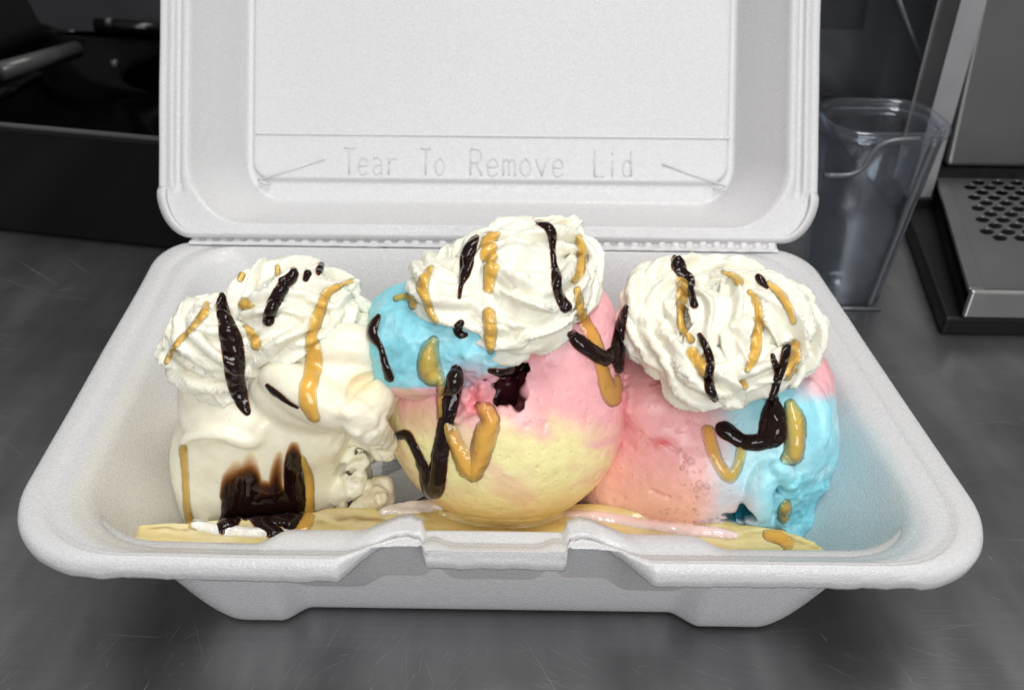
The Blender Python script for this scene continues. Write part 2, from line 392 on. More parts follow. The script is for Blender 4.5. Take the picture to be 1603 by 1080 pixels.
def tray():
    K = []  # (inset front, side, rear, z front, side, rear, rf, rrx, rry, wi, wg)   wi: weight of the inner shift, wg: of the lip notch
    # interior, from the floor up
    K.append((6.5, 9.0, 6.5, 0.35, 0.35, 0.35, 1.0, 1.0, 1.0, 0, 0))
    K.append((3.0, 4.6, 3.3, 0.35, 0.35, 0.35, 1.2, 1.2, 1.2, 0, 0))
    K.append((2.4, 4.0, 2.7, 0.50, 0.50, 0.50, 1.5, 1.5, 1.5, 0, 0))
    K.append((1.95, 3.45, 2.2, 1.1, 1.1, 1.1, 1.8, 1.6, 1.7, .3, 0))
    K.append((1.25, 2.3, 1.3, 2.7, 2.7, 2.9, 2.0, 1.6, 2.0, .7, 0))
    K.append((.80, 1.65, .75, 3.75, 3.80, 3.85, 2.1, 1.6, 2.2, 1, 0))
    K.append((.50, 1.42, .56, 3.98, 4.02, 4.10, 2.2, 1.6, 2.3, 1, 0))
    K.append((.38, 1.20, .47, 4.08, 4.10, 4.20, 2.2, 1.6, 2.3, 1, .10))
    K.append((.32, .92, .40, 4.12, 4.10, 4.17, 2.2, 1.6, 2.2, .9, .3))
    K.append((.28, .80, .32, 4.14, 4.11, 4.12, 2.3, 1.5, 2.0, .7, .45))
    K.append((.22, .70, .26, 4.14, 4.17, 4.12, 2.3, 1.4, 1.9, .5, .6))
    K.append((.17, .55, .2, 4.15, 4.21, 4.13, 2.4, 1.3, 1.8, .35, .75))
    K.append((.08, .22, .1, 4.07, 4.19, 4.14, 2.4, 1.2, 1.75, .2, .9))
    K.append((.01, .06, .03, 3.95, 4.08, 4.14, 2.45, 1.15, 1.72, 0, 1))
    K.append((-.03, -.02, 0, 3.78, 3.85, 4.10, 2.5, 1.15, 1.72, 0, 1))
    K.append((0, 0, 0, 3.58, 3.60, 4.05, 2.5, 1.15, 1.72, 0, 1))
    # under the lip and down the outside
    K.append((.10, .10, .02, 3.56, 3.58, 4.0, 2.5, 1.15, 1.72, 0, 1))
    K.append((.22, .25, .1, 3.74, 3.75, 4.0, 2.4, 1.2, 1.7, .2, .95))
    K.append((.50, .8, .3, 3.90, 3.90, 3.95, 2.3, 1.3, 1.7, .6, .75))
    K.append((1.0, 1.45, .75, 3.75, 3.75, 3.75, 2.2, 1.5, 1.7, 0, 0))
    K.append((1.15, 1.75, .95, 3.2, 3.2, 3.2, 2.1, 1.5, 1.7, 0, 0))
    K.append((1.45, 3.2, 1.9, 1.0, 1.0, 1.0, 1.5, 1.3, 1.3, 0, 0))
    K.append((1.62, 3.82, 2.2, 0.25, 0.25, 0.25, 1.2, 1.1, 1.2, 0, 0))
    K.append((1.78, 4.1, 2.4, 0.03, 0.03, 0.03, 1.0, 1.0, 1.0, 0, 0))
    K.append((2.0, 4.4, 2.7, 0.0, 0.0, 0.0, 1.0, 1.0, 1.0, 0, 0))
    K.append((6.5, 9.0, 6.5, 0.0, 0.0, 0.0, 1.0, 1.0, 1.0, 0, 0))
    n_in = 16
    # smooth the profile with a Catmull-Rom through the key rows
    K = np.array(K, float); rows = []
    Q = np.vstack([K[0], K, K[-1]])
    for i in range(len(K) - 1):
        a, b, c, d = Q[i:i + 4]
        for t in (0, 1 / 3, 2 / 3):
            rows.append(0.5 * (2 * b + (c - a) * t * 1 + (2 * a - 5 * b + 4 * c - d) * t * t + (3 * b - a - 3 * c + d) * t ** 3) if 1 < i < len(K) - 3 and i != 14 and i != 15 else b + (c - b) * t)
    rows.append(K[-1]); L = []; ext = []
    for ri, r in enumerate(rows):
        P, kd = loop(HW - r[1], r[0], YR - r[2], r[6], r[7], r[8], r[3], r[4], r[5])
        fr = kd == 1; x = P[:, 0]
        ki = ri / 3
        edge = np.where(fr, 1, 0) * (1 - sstep(np.abs(x), 6.0, 8.5)) if True else 0
        sh = r[9] * notch_in(x) * fr
        g = notch_g(x) * fr; tab = (1 - sstep(np.abs(x - C0), 1.55, 1.85)) * fr
        shg = r[10] * (0.98 * g + 0.42 * tab)
        P[:, 1] += np.maximum(sh, shg) if r[9] < .95 else sh
        zz = P[:, 2] + max(0, (r[10] - .6) / .4) * 0.50 * g; P[:, 2] = np.minimum(zz, np.maximum(P[:, 2], 4.12))
        P[:, 2] += -0.02 * r[9] * fr
        if ki > 17.4:   # feet: the middle of the front wall is set back
            rec = 0.45 * min(1, (ki - 17.3) / .7) * (1 - sstep(np.abs(x + 0.25), 4.75, 5.55)) * fr
            P[:, 1] += rec
            rear = (kd == 0) & (P[:, 1] > YR - 4)
        if 13 < ki < 17: # ragged moulded edge
            j = vnoise(np.c_[P[:, 0] * 9, P[:, 1] * 9, P[:, 2] * 0 + 3]) * 0.018 + vnoise(np.c_[P[:, 0] * 2.2, P[:, 1] * 2.2, P[:, 2] * 0 + 9]) * 0.03
            P[:, 2] += j * (P[:, 1] < 14)
        L.append(P)
    V = np.concatenate(L)
    V[:, 2] = np.maximum(V[:, 2], 0.0)
    wav = vnoise(V * 0.35 + 5) * 0.05 * sstep(V[:, 2], 1, 3.5); V[:, 0] += wav; V[:, 2] += wav * 0.6
    V[:, 0] += SHEAR * V[:, 1] / 16
    m = len(L[0]); n = len(L); F = []
    i = np.arange(m); j = (i + 1) % m
    for k in range(n - 1): F.append(np.stack([k * m + i, (k + 1) * m + i, (k + 1) * m + j, k * m + j], 1))
    F = np.concatenate(F)[:, ::-1]
    # stains of melted ice cream on the inside
    px, py = PJ(V); inside = sstep(np.arange(n).repeat(m) * 1.0, 24, 18)
    c = np.ones((len(V), 3))
    nz = fbm(V * 0.9, 3) * 0.9
    blue = sstep(V[:, 0] + nz, 5.6, 7.2) * sstep(10.6 - V[:, 0], 0, 1.2) * sstep(7.6 - V[:, 1] + nz * 1.3, 0.2, 2.6) * inside
    pink = np.exp(-((V[:, 0] - 7.8) / 1.3) ** 2 - ((V[:, 1] - 8.0) / 1.7) ** 2) * inside
    cream = sstep(-V[:, 0] + nz, 6.0, 8.0) * inside * sstep(9.5 - V[:, 1] + nz, 0, 3)
    for wgt, colr in ((blue * 0.42, (0.60, 0.86, 0.93)), (pink * 0.6, (0.98, 0.72, 0.78)), (cream * 0.75, (0.97, 0.94, 0.83))):
        c = c * (1 - wgt[:, None]) + np.array(colr) * wgt[:, None]
    return V, F, c, m, n
box_root = thing('foam_box', (0, 7.5, 0), 'open white foam takeout box holding a banana split with its lid raised', 'takeout box')
V, F, c, m_, n_ = tray()
Vt = V; Ft = F
Fl = [tuple(f) for f in F]
cI = len(V); V = np.vstack([V, V[:m_].mean(0), V[(n_ - 1) * m_:].mean(0)]); c = np.vstack([c, np.ones((2, 3))])
for i in range(m_):
    j = (i + 1) % m_; Fl.append((i, j, cI)); Fl.append(((n_ - 1) * m_ + j, (n_ - 1) * m_ + i, cI + 1))
tray_o = mesh_obj('tray', V, Fl, M_FOAM, box_root, colors=c)

# lid: local u to the right, v up the lid, w away from the viewer
PHI = 0.575
LU = np.array([1.0, 0.0098, 0.0]); LV = np.array([0, math.sin(PHI), math.cos(PHI)]); LW = np.array([0, math.cos(PHI), -math.sin(PHI)])
LO = np.array([-0.82, YR + 0.12, ZR + 0.16])
def LP(u, v, w):
    u = np.asarray(u, float)[..., None]; v = np.asarray(v, float)[..., None]; w = np.asarray(w, float)[..., None]
    return LO + u * LU + v * LV + w * LW
LHW, LH = 12.05, 15.0
def lid():
    K = [ # inset side, inset bottom/top, w, corner rx, ry
        (.30, .12, .55, 1.1, 1.7), (.06, .03, .35, 1.2, 1.75), (0, 0, .12, 1.25, 1.8), (.05, .04, .02, 1.25, 1.8), (.14, .1, -.01, 1.25, 1.8),
        (.30, .14, .0, 1.3, 1.8), (.42, .18, -.06, 1.35, 1.8), (.56, .2, -.06, 1.4, 1.85), (.64, .23, .06, 1.5, 1.9), (.78, .28, .08, 1.6, 2.0), (.86, .33, -.02, 1.7, 2.1), (1.04, .42, -.03, 1.9, 2.2),
        (1.16, .50, .08, 2.0, 2.3), (1.30, .60, .35, 2.0, 2.3), (1.9, 1.05, 1.4, 1.9, 2.1), (2.35, 1.5, 2.35, 1.6, 1.8), (2.48, 1.68, 2.58, 1.4, 1.5), (2.62, 1.85, 2.62, 1.2, 1.3), (2.66, 2.2, 2.62, .9, .9),
        (2.7, 2.42, 2.60, .8, .8), (2.76, 2.50, 2.50, .7, .7), (2.86, 2.6, 2.45, .6, .6), (3.2, 2.9, 2.45, .5, .5), (7.0, 6, 2.45, .4, .4), (11.5, 7.3, 2.45, .1, .1)]
    K = np.array(K); Q = np.vstack([K[0], K, K[-1]]); rows = []
    for i in range(len(K) - 1):
        a, b, c_, d = Q[i:i + 4]
        for t in (0, 1 / 3, 2 / 3):
            rows.append(0.5 * (2 * b + (c_ - a) * t + (2 * a - 5 * b + 4 * c_ - d) * t * t + (3 * b - a - 3 * c_ + d) * t ** 3) if 1 < i < len(K) - 4 else b + (c_ - b) * t)
    rows.append(K[-1]); L = []
    for r in rows:
        hw = LHW - r[0]; v0 = r[1]; v1 = LH - r[1]; rx, ry = r[3], r[4]; P = []
        for x in np.linspace(-(hw - rx), hw - rx, 90): P.append((x, v0))
        for k in range(1, 20): a = k / 20 * math.pi / 2; P.append((hw - rx + rx * math.sin(a), v0 + ry - ry * math.cos(a)))
        for t in np.linspace(0, 1, 60): P.append((hw, v0 + ry + (v1 - v0 - 2 * ry) * t))
        for k in range(1, 20): a = k / 20 * math.pi / 2; P.append((hw - rx + rx * math.cos(a), v1 - ry + ry * math.sin(a)))
        for x in np.linspace(hw - rx, -(hw - rx), 90): P.append((x, v1))
        for k in range(1, 20): a = k / 20 * math.pi / 2; P.append((-(hw - rx) - rx * math.sin(a), v1 - ry + ry * math.cos(a)))
        for t in np.linspace(1, 0, 60): P.append((-hw, v0 + ry + (v1 - v0 - 2 * ry) * t))
        for k in range(1, 20): a = k / 20 * math.pi / 2; P.append((-(hw - rx) - rx * math.cos(a), v0 + ry - ry * math.sin(a)))
        P = np.array(P); nz = vnoise(np.c_[P * 0.4, np.full(len(P), 2.)]) * 0.06
        nz = nz * (0.15 if r[2] > 2.4 else 1.0); wv = np.full(len(P), r[2]) + nz
        # the raised bead along the sides stops short of the hinge corner
        if 0.1 < r[0] < 1.1:
            near = 1 - sstep(P[:, 1], 1.5, 1.9)
            wv = wv * (1 - near) + (0.0 + nz) * near
        L.append(LP(P[:, 0], P[:, 1], wv))
    m = len(L[0]); n = len(L); V = np.concatenate(L); i = np.arange(m); j = (i + 1) % m
    F = np.concatenate([np.stack([k * m + i, k * m + j, (k + 1) * m + j, (k + 1) * m + i], 1) for k in range(n - 1)])
    Fl = [tuple(f) for f in F] + [tuple((n - 1) * m + k for k in range(m))]
    return V, Fl
V, F = lid()
lid_o = mesh_obj('lid', V, F, M_FOAM_LID, box_root)
so = lid_o.modifiers.new('thick', 'SOLIDIFY'); so.thickness = 0.22 * S; so.offset = -1

# moulded lettering, arrows and line on the lid panel
WPAN = 2.442
def lpx(px, py):   # photo pixel -> (u, v) on the panel plane
    d = (px - 801.5) / F_PX * RIGHT - (py - 540) / F_PX * UP + FWD
    o = LO + WPAN * LW; t = ((o - CAM) @ LW) / (d @ LW); q = CAM + t * d - o
    return q @ LU / (LU @ LU), q @ LV
def stroke(pts, r=0.05, closed=False, n=8):
    P = cr([(*LP(u, v, WPAN - 0.005),) for u, v in pts], 0.12) if len(pts) > 2 else np.array([LP(u, v, WPAN - 0.005) for u, v in pts])
    return tube(P, r, n, caps=True, flat=(LW, 0.75))
def glyph(ch, u, v, h, wd):
    G = {'T': [[(0, 1), (1, 1)], [(.5, 1), (.5, 0)]], 'L': [[(0, 1), (0, 0)], [(0, 0), (.9, 0)]],
         'R': [[(0, 0), (0, 1)], [(0, 1), (.6, 1), (.9, .85), (.9, .65), (.6, .5), (0, .5)], [(.45, .5), (.95, 0)]],
         'e': [[(.05, .32), (.9, .36), (.75, .6), (.45, .66), (.12, .5), (.05, .3), (.2, .05), (.55, 0), (.88, .1)]],
         'a': [[(.1, .6), (.5, .66), (.85, .5), (.85, 0)], [(.85, .35), (.4, .38), (.08, .2), (.35, 0), (.85, .12)]],
         'r': [[(.15, .65), (.15, 0)], [(.15, .4), (.45, .64), (.85, .6)]],
         'o': [[(.5, .66), (.12, .5), (.08, .2), (.45, 0), (.85, .15), (.88, .48), (.5, .66)]],
         'm': [[(0, .65), (0, 0)], [(0, .5), (.25, .65), (.48, .5), (.5, 0)], [(.5, .5), (.75, .65), (1, .5), (1, 0)]],
         'v': [[(0, .65), (.48, 0)], [(.48, 0), (.95, .65)]],
         'i': [[(.4, .62), (.4, 0)], [(.38, .86), (.42, .92)]], 'd': [[(.85, 1), (.85, 0)], [(.85, .5), (.45, .66), (.1, .45), (.1, .15), (.45, 0), (.85, .15)]]}
    return [[(u + x * wd, v + y * h) for x, y in s] for s in G[ch]]
parts = []
for word, x0, x1 in (('Tear', 538, 628), ('To', 658, 702), ('Remove', 736, 890), ('Lid', 930, 996)):
    uu0, v0 = lpx(x0, 272 + (x0 - 538) * 0.012); uu1, _ = lpx(x1, 272); pitch = (uu1 - uu0) / len(word)
    for i, ch in enumerate(word):
        for s in glyph(ch, uu0 + i * pitch, v0, 1.02, pitch * 0.72): parts.append(stroke(s, 0.036))
V, F = merge(parts); mesh_obj('embossed_lettering', V, F, M_FOAM_SMOOTH, lid_o)
V, F = merge([stroke([lpx(400, 208), lpx(770, 213), lpx(1143, 218)], 0.055)])
mesh_obj('panel_line', V, F, M_FOAM_LID, lid_o)
for a, b_, h1, h2 in (((508, 248), (404, 281), (422, 288), (398, 270)), ((1036, 258), (1136, 293), (1118, 298), (1140, 280))):
    V, F = merge([stroke([lpx(*a), lpx(*b_)], 0.055), stroke([lpx(*h1), lpx(*b_)], 0.05)])
    mesh_obj('embossed_arrow', V, F, M_FOAM_SMOOTH, lid_o)
# perforated hinge strip
def hinge():
    nx, ny = 900, 14; us = np.linspace(-(HW - 1.05), HW - 1.05, nx); ts = np.linspace(0, 1, ny); V = []
    A = np.array([SHEAR * YR / 16, YR - 0.10, ZR - 0.07]); 
    for t in ts:
        # from the tray rear edge up to the foot of the lid
        y = YR - 0.34 + 0.50 * t; z = ZR + 0.0 + 0.24 * t ** 1.3
        du = us; per = 0.50; ph = (du / per) % 1 - 0.5
        dim = np.exp(-(ph / 0.24) ** 4) * np.exp(-((t - 0.62) / 0.22) ** 4) * 0.085
        V.append(np.c_[du + SHEAR * YR / 16, np.full(nx, y) + 0.0098 * du * 0 + dim * 0.6, np.full(nx, z) - dim + vnoise(np.c_[du * 3, du * 0 + t * 5, du * 0]) * 0.012])
    V = np.concatenate(V); i, j = np.meshgrid(np.arange(nx - 1), np.arange(ny - 1)); a = (j * nx + i).ravel()
    return V, np.stack([a, a + 1, a + nx + 1, a + nx], 1)
V, F = hinge(); hg = mesh_obj('hinge', V, F, M_FOAM_LID, box_root)
p = U(604, 387, y=YR - 0.2); V, F = tube([p + np.array([-.09, -.06, .03]), p + np.array([0, -.07, .035]), p + np.array([.09, -.06, .03])], [.015, .04, .015], 8)
tag(mesh_obj('perforation_hole', V, F, M_HOLE, box_root))
print('box', time.time() - T0)

# ------------------------------------------------------------------ food: volumes turned into skins
def surface_nets(F, org, h):
    sg = F < 0
    n0, n1, n2 = F.shape
    c = np.zeros((n0 - 1, n1 - 1, n2 - 1), np.uint8)
    for dx in (0, 1):
        for dy in (0, 1):
            for dz in (0, 1): c += sg[dx:n0 - 1 + dx, dy:n1 - 1 + dy, dz:n2 - 1 + dz]
    act = (c > 0) & (c < 8); I = np.argwhere(act); idx = -np.ones(act.shape, np.int64); idx[act] = np.arange(len(I))
    acc = np.zeros((len(I), 3)); cnt = np.zeros(len(I))
    cor = [(a, b, d) for a in (0, 1) for b in (0, 1) for d in (0, 1)]
    val = {q: F[I[:, 0] + q[0], I[:, 1] + q[1], I[:, 2] + q[2]] for q in cor}
    for q in cor:
        for ax in range(3):
            if q[ax] == 0:
                r = list(q); r[ax] = 1; r = tuple(r); a, b = val[q], val[r]; m = (a < 0) != (b < 0)
                t = np.where(m, a / np.where(m, a - b, 1), 0); p = np.tile(np.array(q, float), (len(I), 1)); p[:, ax] = t
                acc[m] += p[m]; cnt += m
    V = org + (I + acc / cnt[:, None]) * h; Q = []
    for ax in range(3):
        b1, b2 = [a for a in range(3) if a != ax]
        sl0 = [slice(None)] * 3; sl1 = [slice(None)] * 3; sl0[ax] = slice(0, F.shape[ax] - 1); sl1[ax] = slice(1, None)
        for q in (sl0, sl1): q[b1] = slice(1, F.shape[b1] - 1); q[b2] = slice(1, F.shape[b2] - 1)
        A, B = sg[tuple(sl0)], sg[tuple(sl1)]; E_ = np.argwhere(A != B)
        flip = A[tuple(E_.T)]; E_[:, b1] += 1; E_[:, b2] += 1
        def cell(o1, o2):
            e = E_.copy(); e[:, b1] += o1; e[:, b2] += o2; return idx[tuple(e.T)]
        q = np.stack([cell(-1, -1), cell(0, -1), cell(0, 0), cell(-1, 0)], 1)
        if ax == 1: flip = ~flip
        q[~flip] = q[~flip][:, ::-1]; Q.append(q)
    Q = np.concatenate(Q); Q = Q[(Q >= 0).all(1)]
    return V, Q
def relax(V, Q, it, k=0.5):
    E_ = np.concatenate([Q[:, [0, 1]], Q[:, [1, 2]], Q[:, [2, 3]], Q[:, [3, 0]]])
    for _ in range(it):
        s = np.zeros_like(V); n = np.zeros(len(V))
        for a, b in ((0, 1), (1, 0)):
            for d in range(3): s[:, d] += np.bincount(E_[:, a], V[E_[:, b], d], len(V))
            n += np.bincount(E_[:, a], minlength=len(V))
        V = V + k * (s / np.maximum(n, 1)[:, None] - V)
    return V
def vnormals(V, Q):
    fn = np.cross(V[Q[:, 2]] - V[Q[:, 0]], V[Q[:, 3]] - V[Q[:, 1]]); N = np.zeros_like(V)
    for k in range(4):
        for d in range(3): N[:, d] += np.bincount(Q[:, k], fn[:, d], len(V))
    return N / (np.linalg.norm(N, axis=1)[:, None] + 1e-12)
class Vol:
    def __init__(s, lo, hi, h=0.045):
        s.h = h; s.lo = np.array(lo, float); n = np.ceil((np.array(hi) - s.lo) / h).astype(int) + 1
        s.ax = [s.lo[k] + np.arange(n[k]) * h for k in range(3)]; s.F = np.full(tuple(n), 3.0, np.float32)
    def block(s, c, r):
        sl = []
        for k in range(3):
            a = max(0, int((c[k] - r[k] - s.lo[k]) / s.h)); b = min(s.F.shape[k], int((c[k] + r[k] - s.lo[k]) / s.h) + 2)
            if b <= a: return None, None
            sl.append(slice(a, b))
        g = np.stack(np.meshgrid(*[s.ax[k][sl[k]].astype(np.float32) for k in range(3)], indexing='ij'), -1)
        return tuple(sl), g
    def put(s, sl, d, k, sub=False):
        F = s.F[sl]
        if sub: d = -d
        if k > 0:
            hh = np.clip(0.5 + 0.5 * (F - d) / k, 0, 1) if not sub else np.clip(0.5 - 0.5 * (F - d) / k, 0, 1)
            s.F[sl] = (F * (1 - hh) + d * hh - k * hh * (1 - hh)) if not sub else (F * (1 - hh) + d * hh + k * hh * (1 - hh))
        else: s.F[sl] = np.minimum(F, d) if not sub else np.maximum(F, d)
    def ell(s, c, r, k=0.15, sub=False, rot=None, pw=2.0, warp=0.0, wf=1.0):
        c = np.array(c, float); r = np.array(r, float) if not np.isscalar(r) else np.array([r, r, r], float)
        R_ = max(r) + 0.9 if rot is not None else r + 0.9; R_ = np.array([R_, R_, R_]) if np.isscalar(R_) else R_
        sl, g = s.block(c, R_)
        if sl is None: return
        v = g - c.astype(np.float32)
        if warp: v = v + warp * np.stack([vnoise(g * wf + 3), vnoise(g * wf + 31), vnoise(g * wf + 57)], -1)
        if rot is not None: v = v @ np.asarray(rot, np.float32)
        q = np.abs(v / r.astype(np.float32)); l = (q ** pw).sum(-1) ** (1 / pw); d = (l - 1) * float(min(r)) if pw == 2 else (l - 1) * float(min(r))
        s.put(sl, d, k, sub)
    def tubeadd(s, pts, k=0.0, lobes=0, depth=0.0, twist=0.0, step=0.07, sub=False, sharp=1.0, wob=0.0, seed=0):
        tab = np.random.default_rng(seed + len(pts) * 7 + int(abs(pts[0][0]) * 97)).random((16, 64)); P = cr(pts, step); T = np.gradient(P[:, :3], axis=0); T /= np.linalg.norm(T, axis=1)[:, None] + 1e-9
        ref = np.array([0, -0.6, 0.8]); N = np.cross(T[0], ref); N /= np.linalg.norm(N) + 1e-9; ss = 0
        for i, p in enumerate(P):
            N = N - T[i] * (N @ T[i]); N /= np.linalg.norm(N) + 1e-9; B = np.cross(T[i], N); r = p[3]; ss += step
            if r <= 0.02: continue
            sl, g = s.block(p[:3], np.array([1, 1, 1.]) * (r * 1.15 + 0.15))
            if sl is None: continue
            v = g - p[:3].astype(np.float32); d = np.sqrt((v * v).sum(-1))
            if lobes:
                n_ = v @ N.astype(np.float32); b_ = v @ B.astype(np.float32); a = np.arctan2(b_, n_) + twist * ss
                li = np.round(a * lobes / (2 * math.pi)).astype(int) % lobes; q_ = ss / 0.30; i0 = int(q_) % 63; f_ = q_ - int(q_); tv = (tab[li, i0] * (1 - f_) + tab[li, i0 + 1] * f_).astype(np.float32)
                wv = (1 - np.abs(np.sin(a * lobes / 2)) ** 0.85) * (0.45 + 1.0 * tv)
                rr = r * (1 - depth + depth * wv) * (1 + wob * math.sin(ss * 6.1 + seed) * 0.5 + wob * math.sin(ss * 13.7 + 2 * seed) * 0.5)
                d = d - rr
            else: d = d - r
            s.put(sl, d, k, sub)
    def sp(s, px, py, off=0.0):
        d = (px - 801.5) / F_PX * RIGHT - (py - 540) / F_PX * UP + FWD; d = d / np.linalg.norm(d); t = np.arange(15, 34, 0.03)
        P = CAM + t[:, None] * d; I = np.round((P - s.lo) / s.h).astype(int); ok = ((I >= 0) & (I < np.array(s.F.shape))).all(1)
        I = I[ok]; P = P[ok]; f = s.F[I[:, 0], I[:, 1], I[:, 2]]; w_ = np.argmax(f < 0)
        if not len(f) or f[w_] >= 0: return Upt(px, py, 4.0)
        return P[w_] + off * d
    def sps(s, rows):   # rows (px, py, offset, r)
        return [(*s.sp(a, b, c), r) for a, b, c, r in rows]
    def noise(s, fn, band=0.35):
        I = np.where(np.abs(s.F) < band); P = np.stack([s.ax[k][I[k]] for k in range(3)], -1); s.F[I] += fn(P).astype(np.float32)
    def mesh(s, it=2):
        s.F[[0, -1]] = 1; s.F[:, [0, -1]] = 1; s.F[:, :, [0, -1]] = 1
        V, Q = surface_nets(s.F, s.lo, s.h)
        if it: V = relax(V, Q, it)
        # drop crumbs that float free: keep islands above 300 vertices
        return V, Q
def Upt(px, py, y): return U(px, py, y=y)
def paths(lst):  # rows (px, py, y, r) -> (x, y, z, r)
    return [(*U(a, b, y=c), d) for a, b, c, d in lst]
BVH = {}
def reg(key, V, Q):
    BVH[key] = BVHTree.FromPolygons([Vector(v) for v in V], Q.tolist() if isinstance(Q, np.ndarray) else Q)
def colour_mix(base, items):
    c = np.tile(np.array(base, float), (len(items[0][0]), 1)) if items else None
    for wgt, col in items: wgt = np.clip(wgt, 0, 1)[:, None]; c = c * (1 - wgt) + np.array(col) * wgt
    return c

# ---------------- banana half lying along the front of the tray
def banana():
    # centre line of the cut face, left end to right end: (px, py, z, half width)
    rows = [(212, 838, 2.95, 0.30), (300, 842, 2.8, 0.55), (430, 842, 2.55, 0.8), (600, 832, 2.3, 0.98), (790, 828, 2.1, 1.02), (960, 831, 2.15, 0.98), (1100, 843, 2.4, 0.85), (1200, 852, 2.65, 0.62), (1268, 861, 2.85, 0.38), (1290, 865, 2.9, 0.12)]
    P = cr([(*U(a, b, z=c), d) for a, b, c, d in rows], 0.09); n = len(P); m = 60; V = []; col = []
    for i, p in enumerate(P):
        s_ = i / (n - 1)
        for k in range(m):
            a = k / m * 2 * math.pi; cy = math.cos(a); sz = math.sin(a)
            zt = 0.10 * sz if sz > 0 else 1.5 * sz * p[3] ** 0.5
            q = abs(cy) ** 0.8 * (1 if cy > 0 else -1)
            V.append((p[0], p[1] + q * p[3], p[2] + zt - (0.12 * (1 - abs(cy)) if sz > 0 else 0)))
    V = np.array(V); nz = fbm(V * np.array([0.8, 3.5, 3.0]), 4); V[:, 2] += nz * 0.11 + vnoise(V * np.array([1.2, 9, 9])) * .02; V[:, 1] += fbm(V * 2.1 + 40, 2) * 0.07
    F = []
    for i in range(n - 1):
        for k in range(m): l = (k + 1) % m; F.append((i * m + k, (i + 1) * m + k, (i + 1) * m + l, i * m + l))
    F.append(tuple(range(m))); F.append(tuple((n - 1) * m + k for k in range(m))[::-1])
    px, py = PJ(V); edge = sstep(np.abs(np.tile(np.cos(np.arange(m) / m * 2 * math.pi), n)), 0.80, 0.97)
    nn = fbm(V * np.array([0.5, 1.6, 1.6]) + 9, 3)
    ck = np.tile(np.sin(np.arange(m) / m * 2 * math.pi) * 0 + np.cos(np.arange(m) / m * 2 * math.pi), n); fl = fbm(V * np.array([1.6, 5, 5]) + 3, 3)
    c = colour_mix((0.84, 0.70, 0.34), [(sstep(nn, -0.1, 0.35), (0.90, 0.80, 0.50)), (edge * 0.4, (0.80, 0.60, 0.22)), (np.exp(-((ck - .42 - nn * .25) / .09) ** 2) * sstep(fl, -.15, .3) * .85, (0.36, 0.22, 0.09)), (np.exp(-((ck + .25 - nn * .2) / .12) ** 2) * sstep(fl, .1, .4) * .5, (0.55, 0.38, 0.15)),
        (np.exp(-((px - 870) / 190) ** 2) * 0.4, (0.90, 0.62, 0.20)), (sstep(px, 1090, 1180) * 0.5, (0.62, 0.60, 0.22)), (sstep(nn, 0.3, 0.5) * 0.4, (0.6, 0.45, 0.2))])
    o = mesh_obj('banana_half', V, F, M_BANANA, colors=c)
    tag(o, 'long half of a peeled banana lying under the three scoops along the front rim', 'banana'); reg('banana', V, F)
banana()
reg('tray', Vt, Ft)

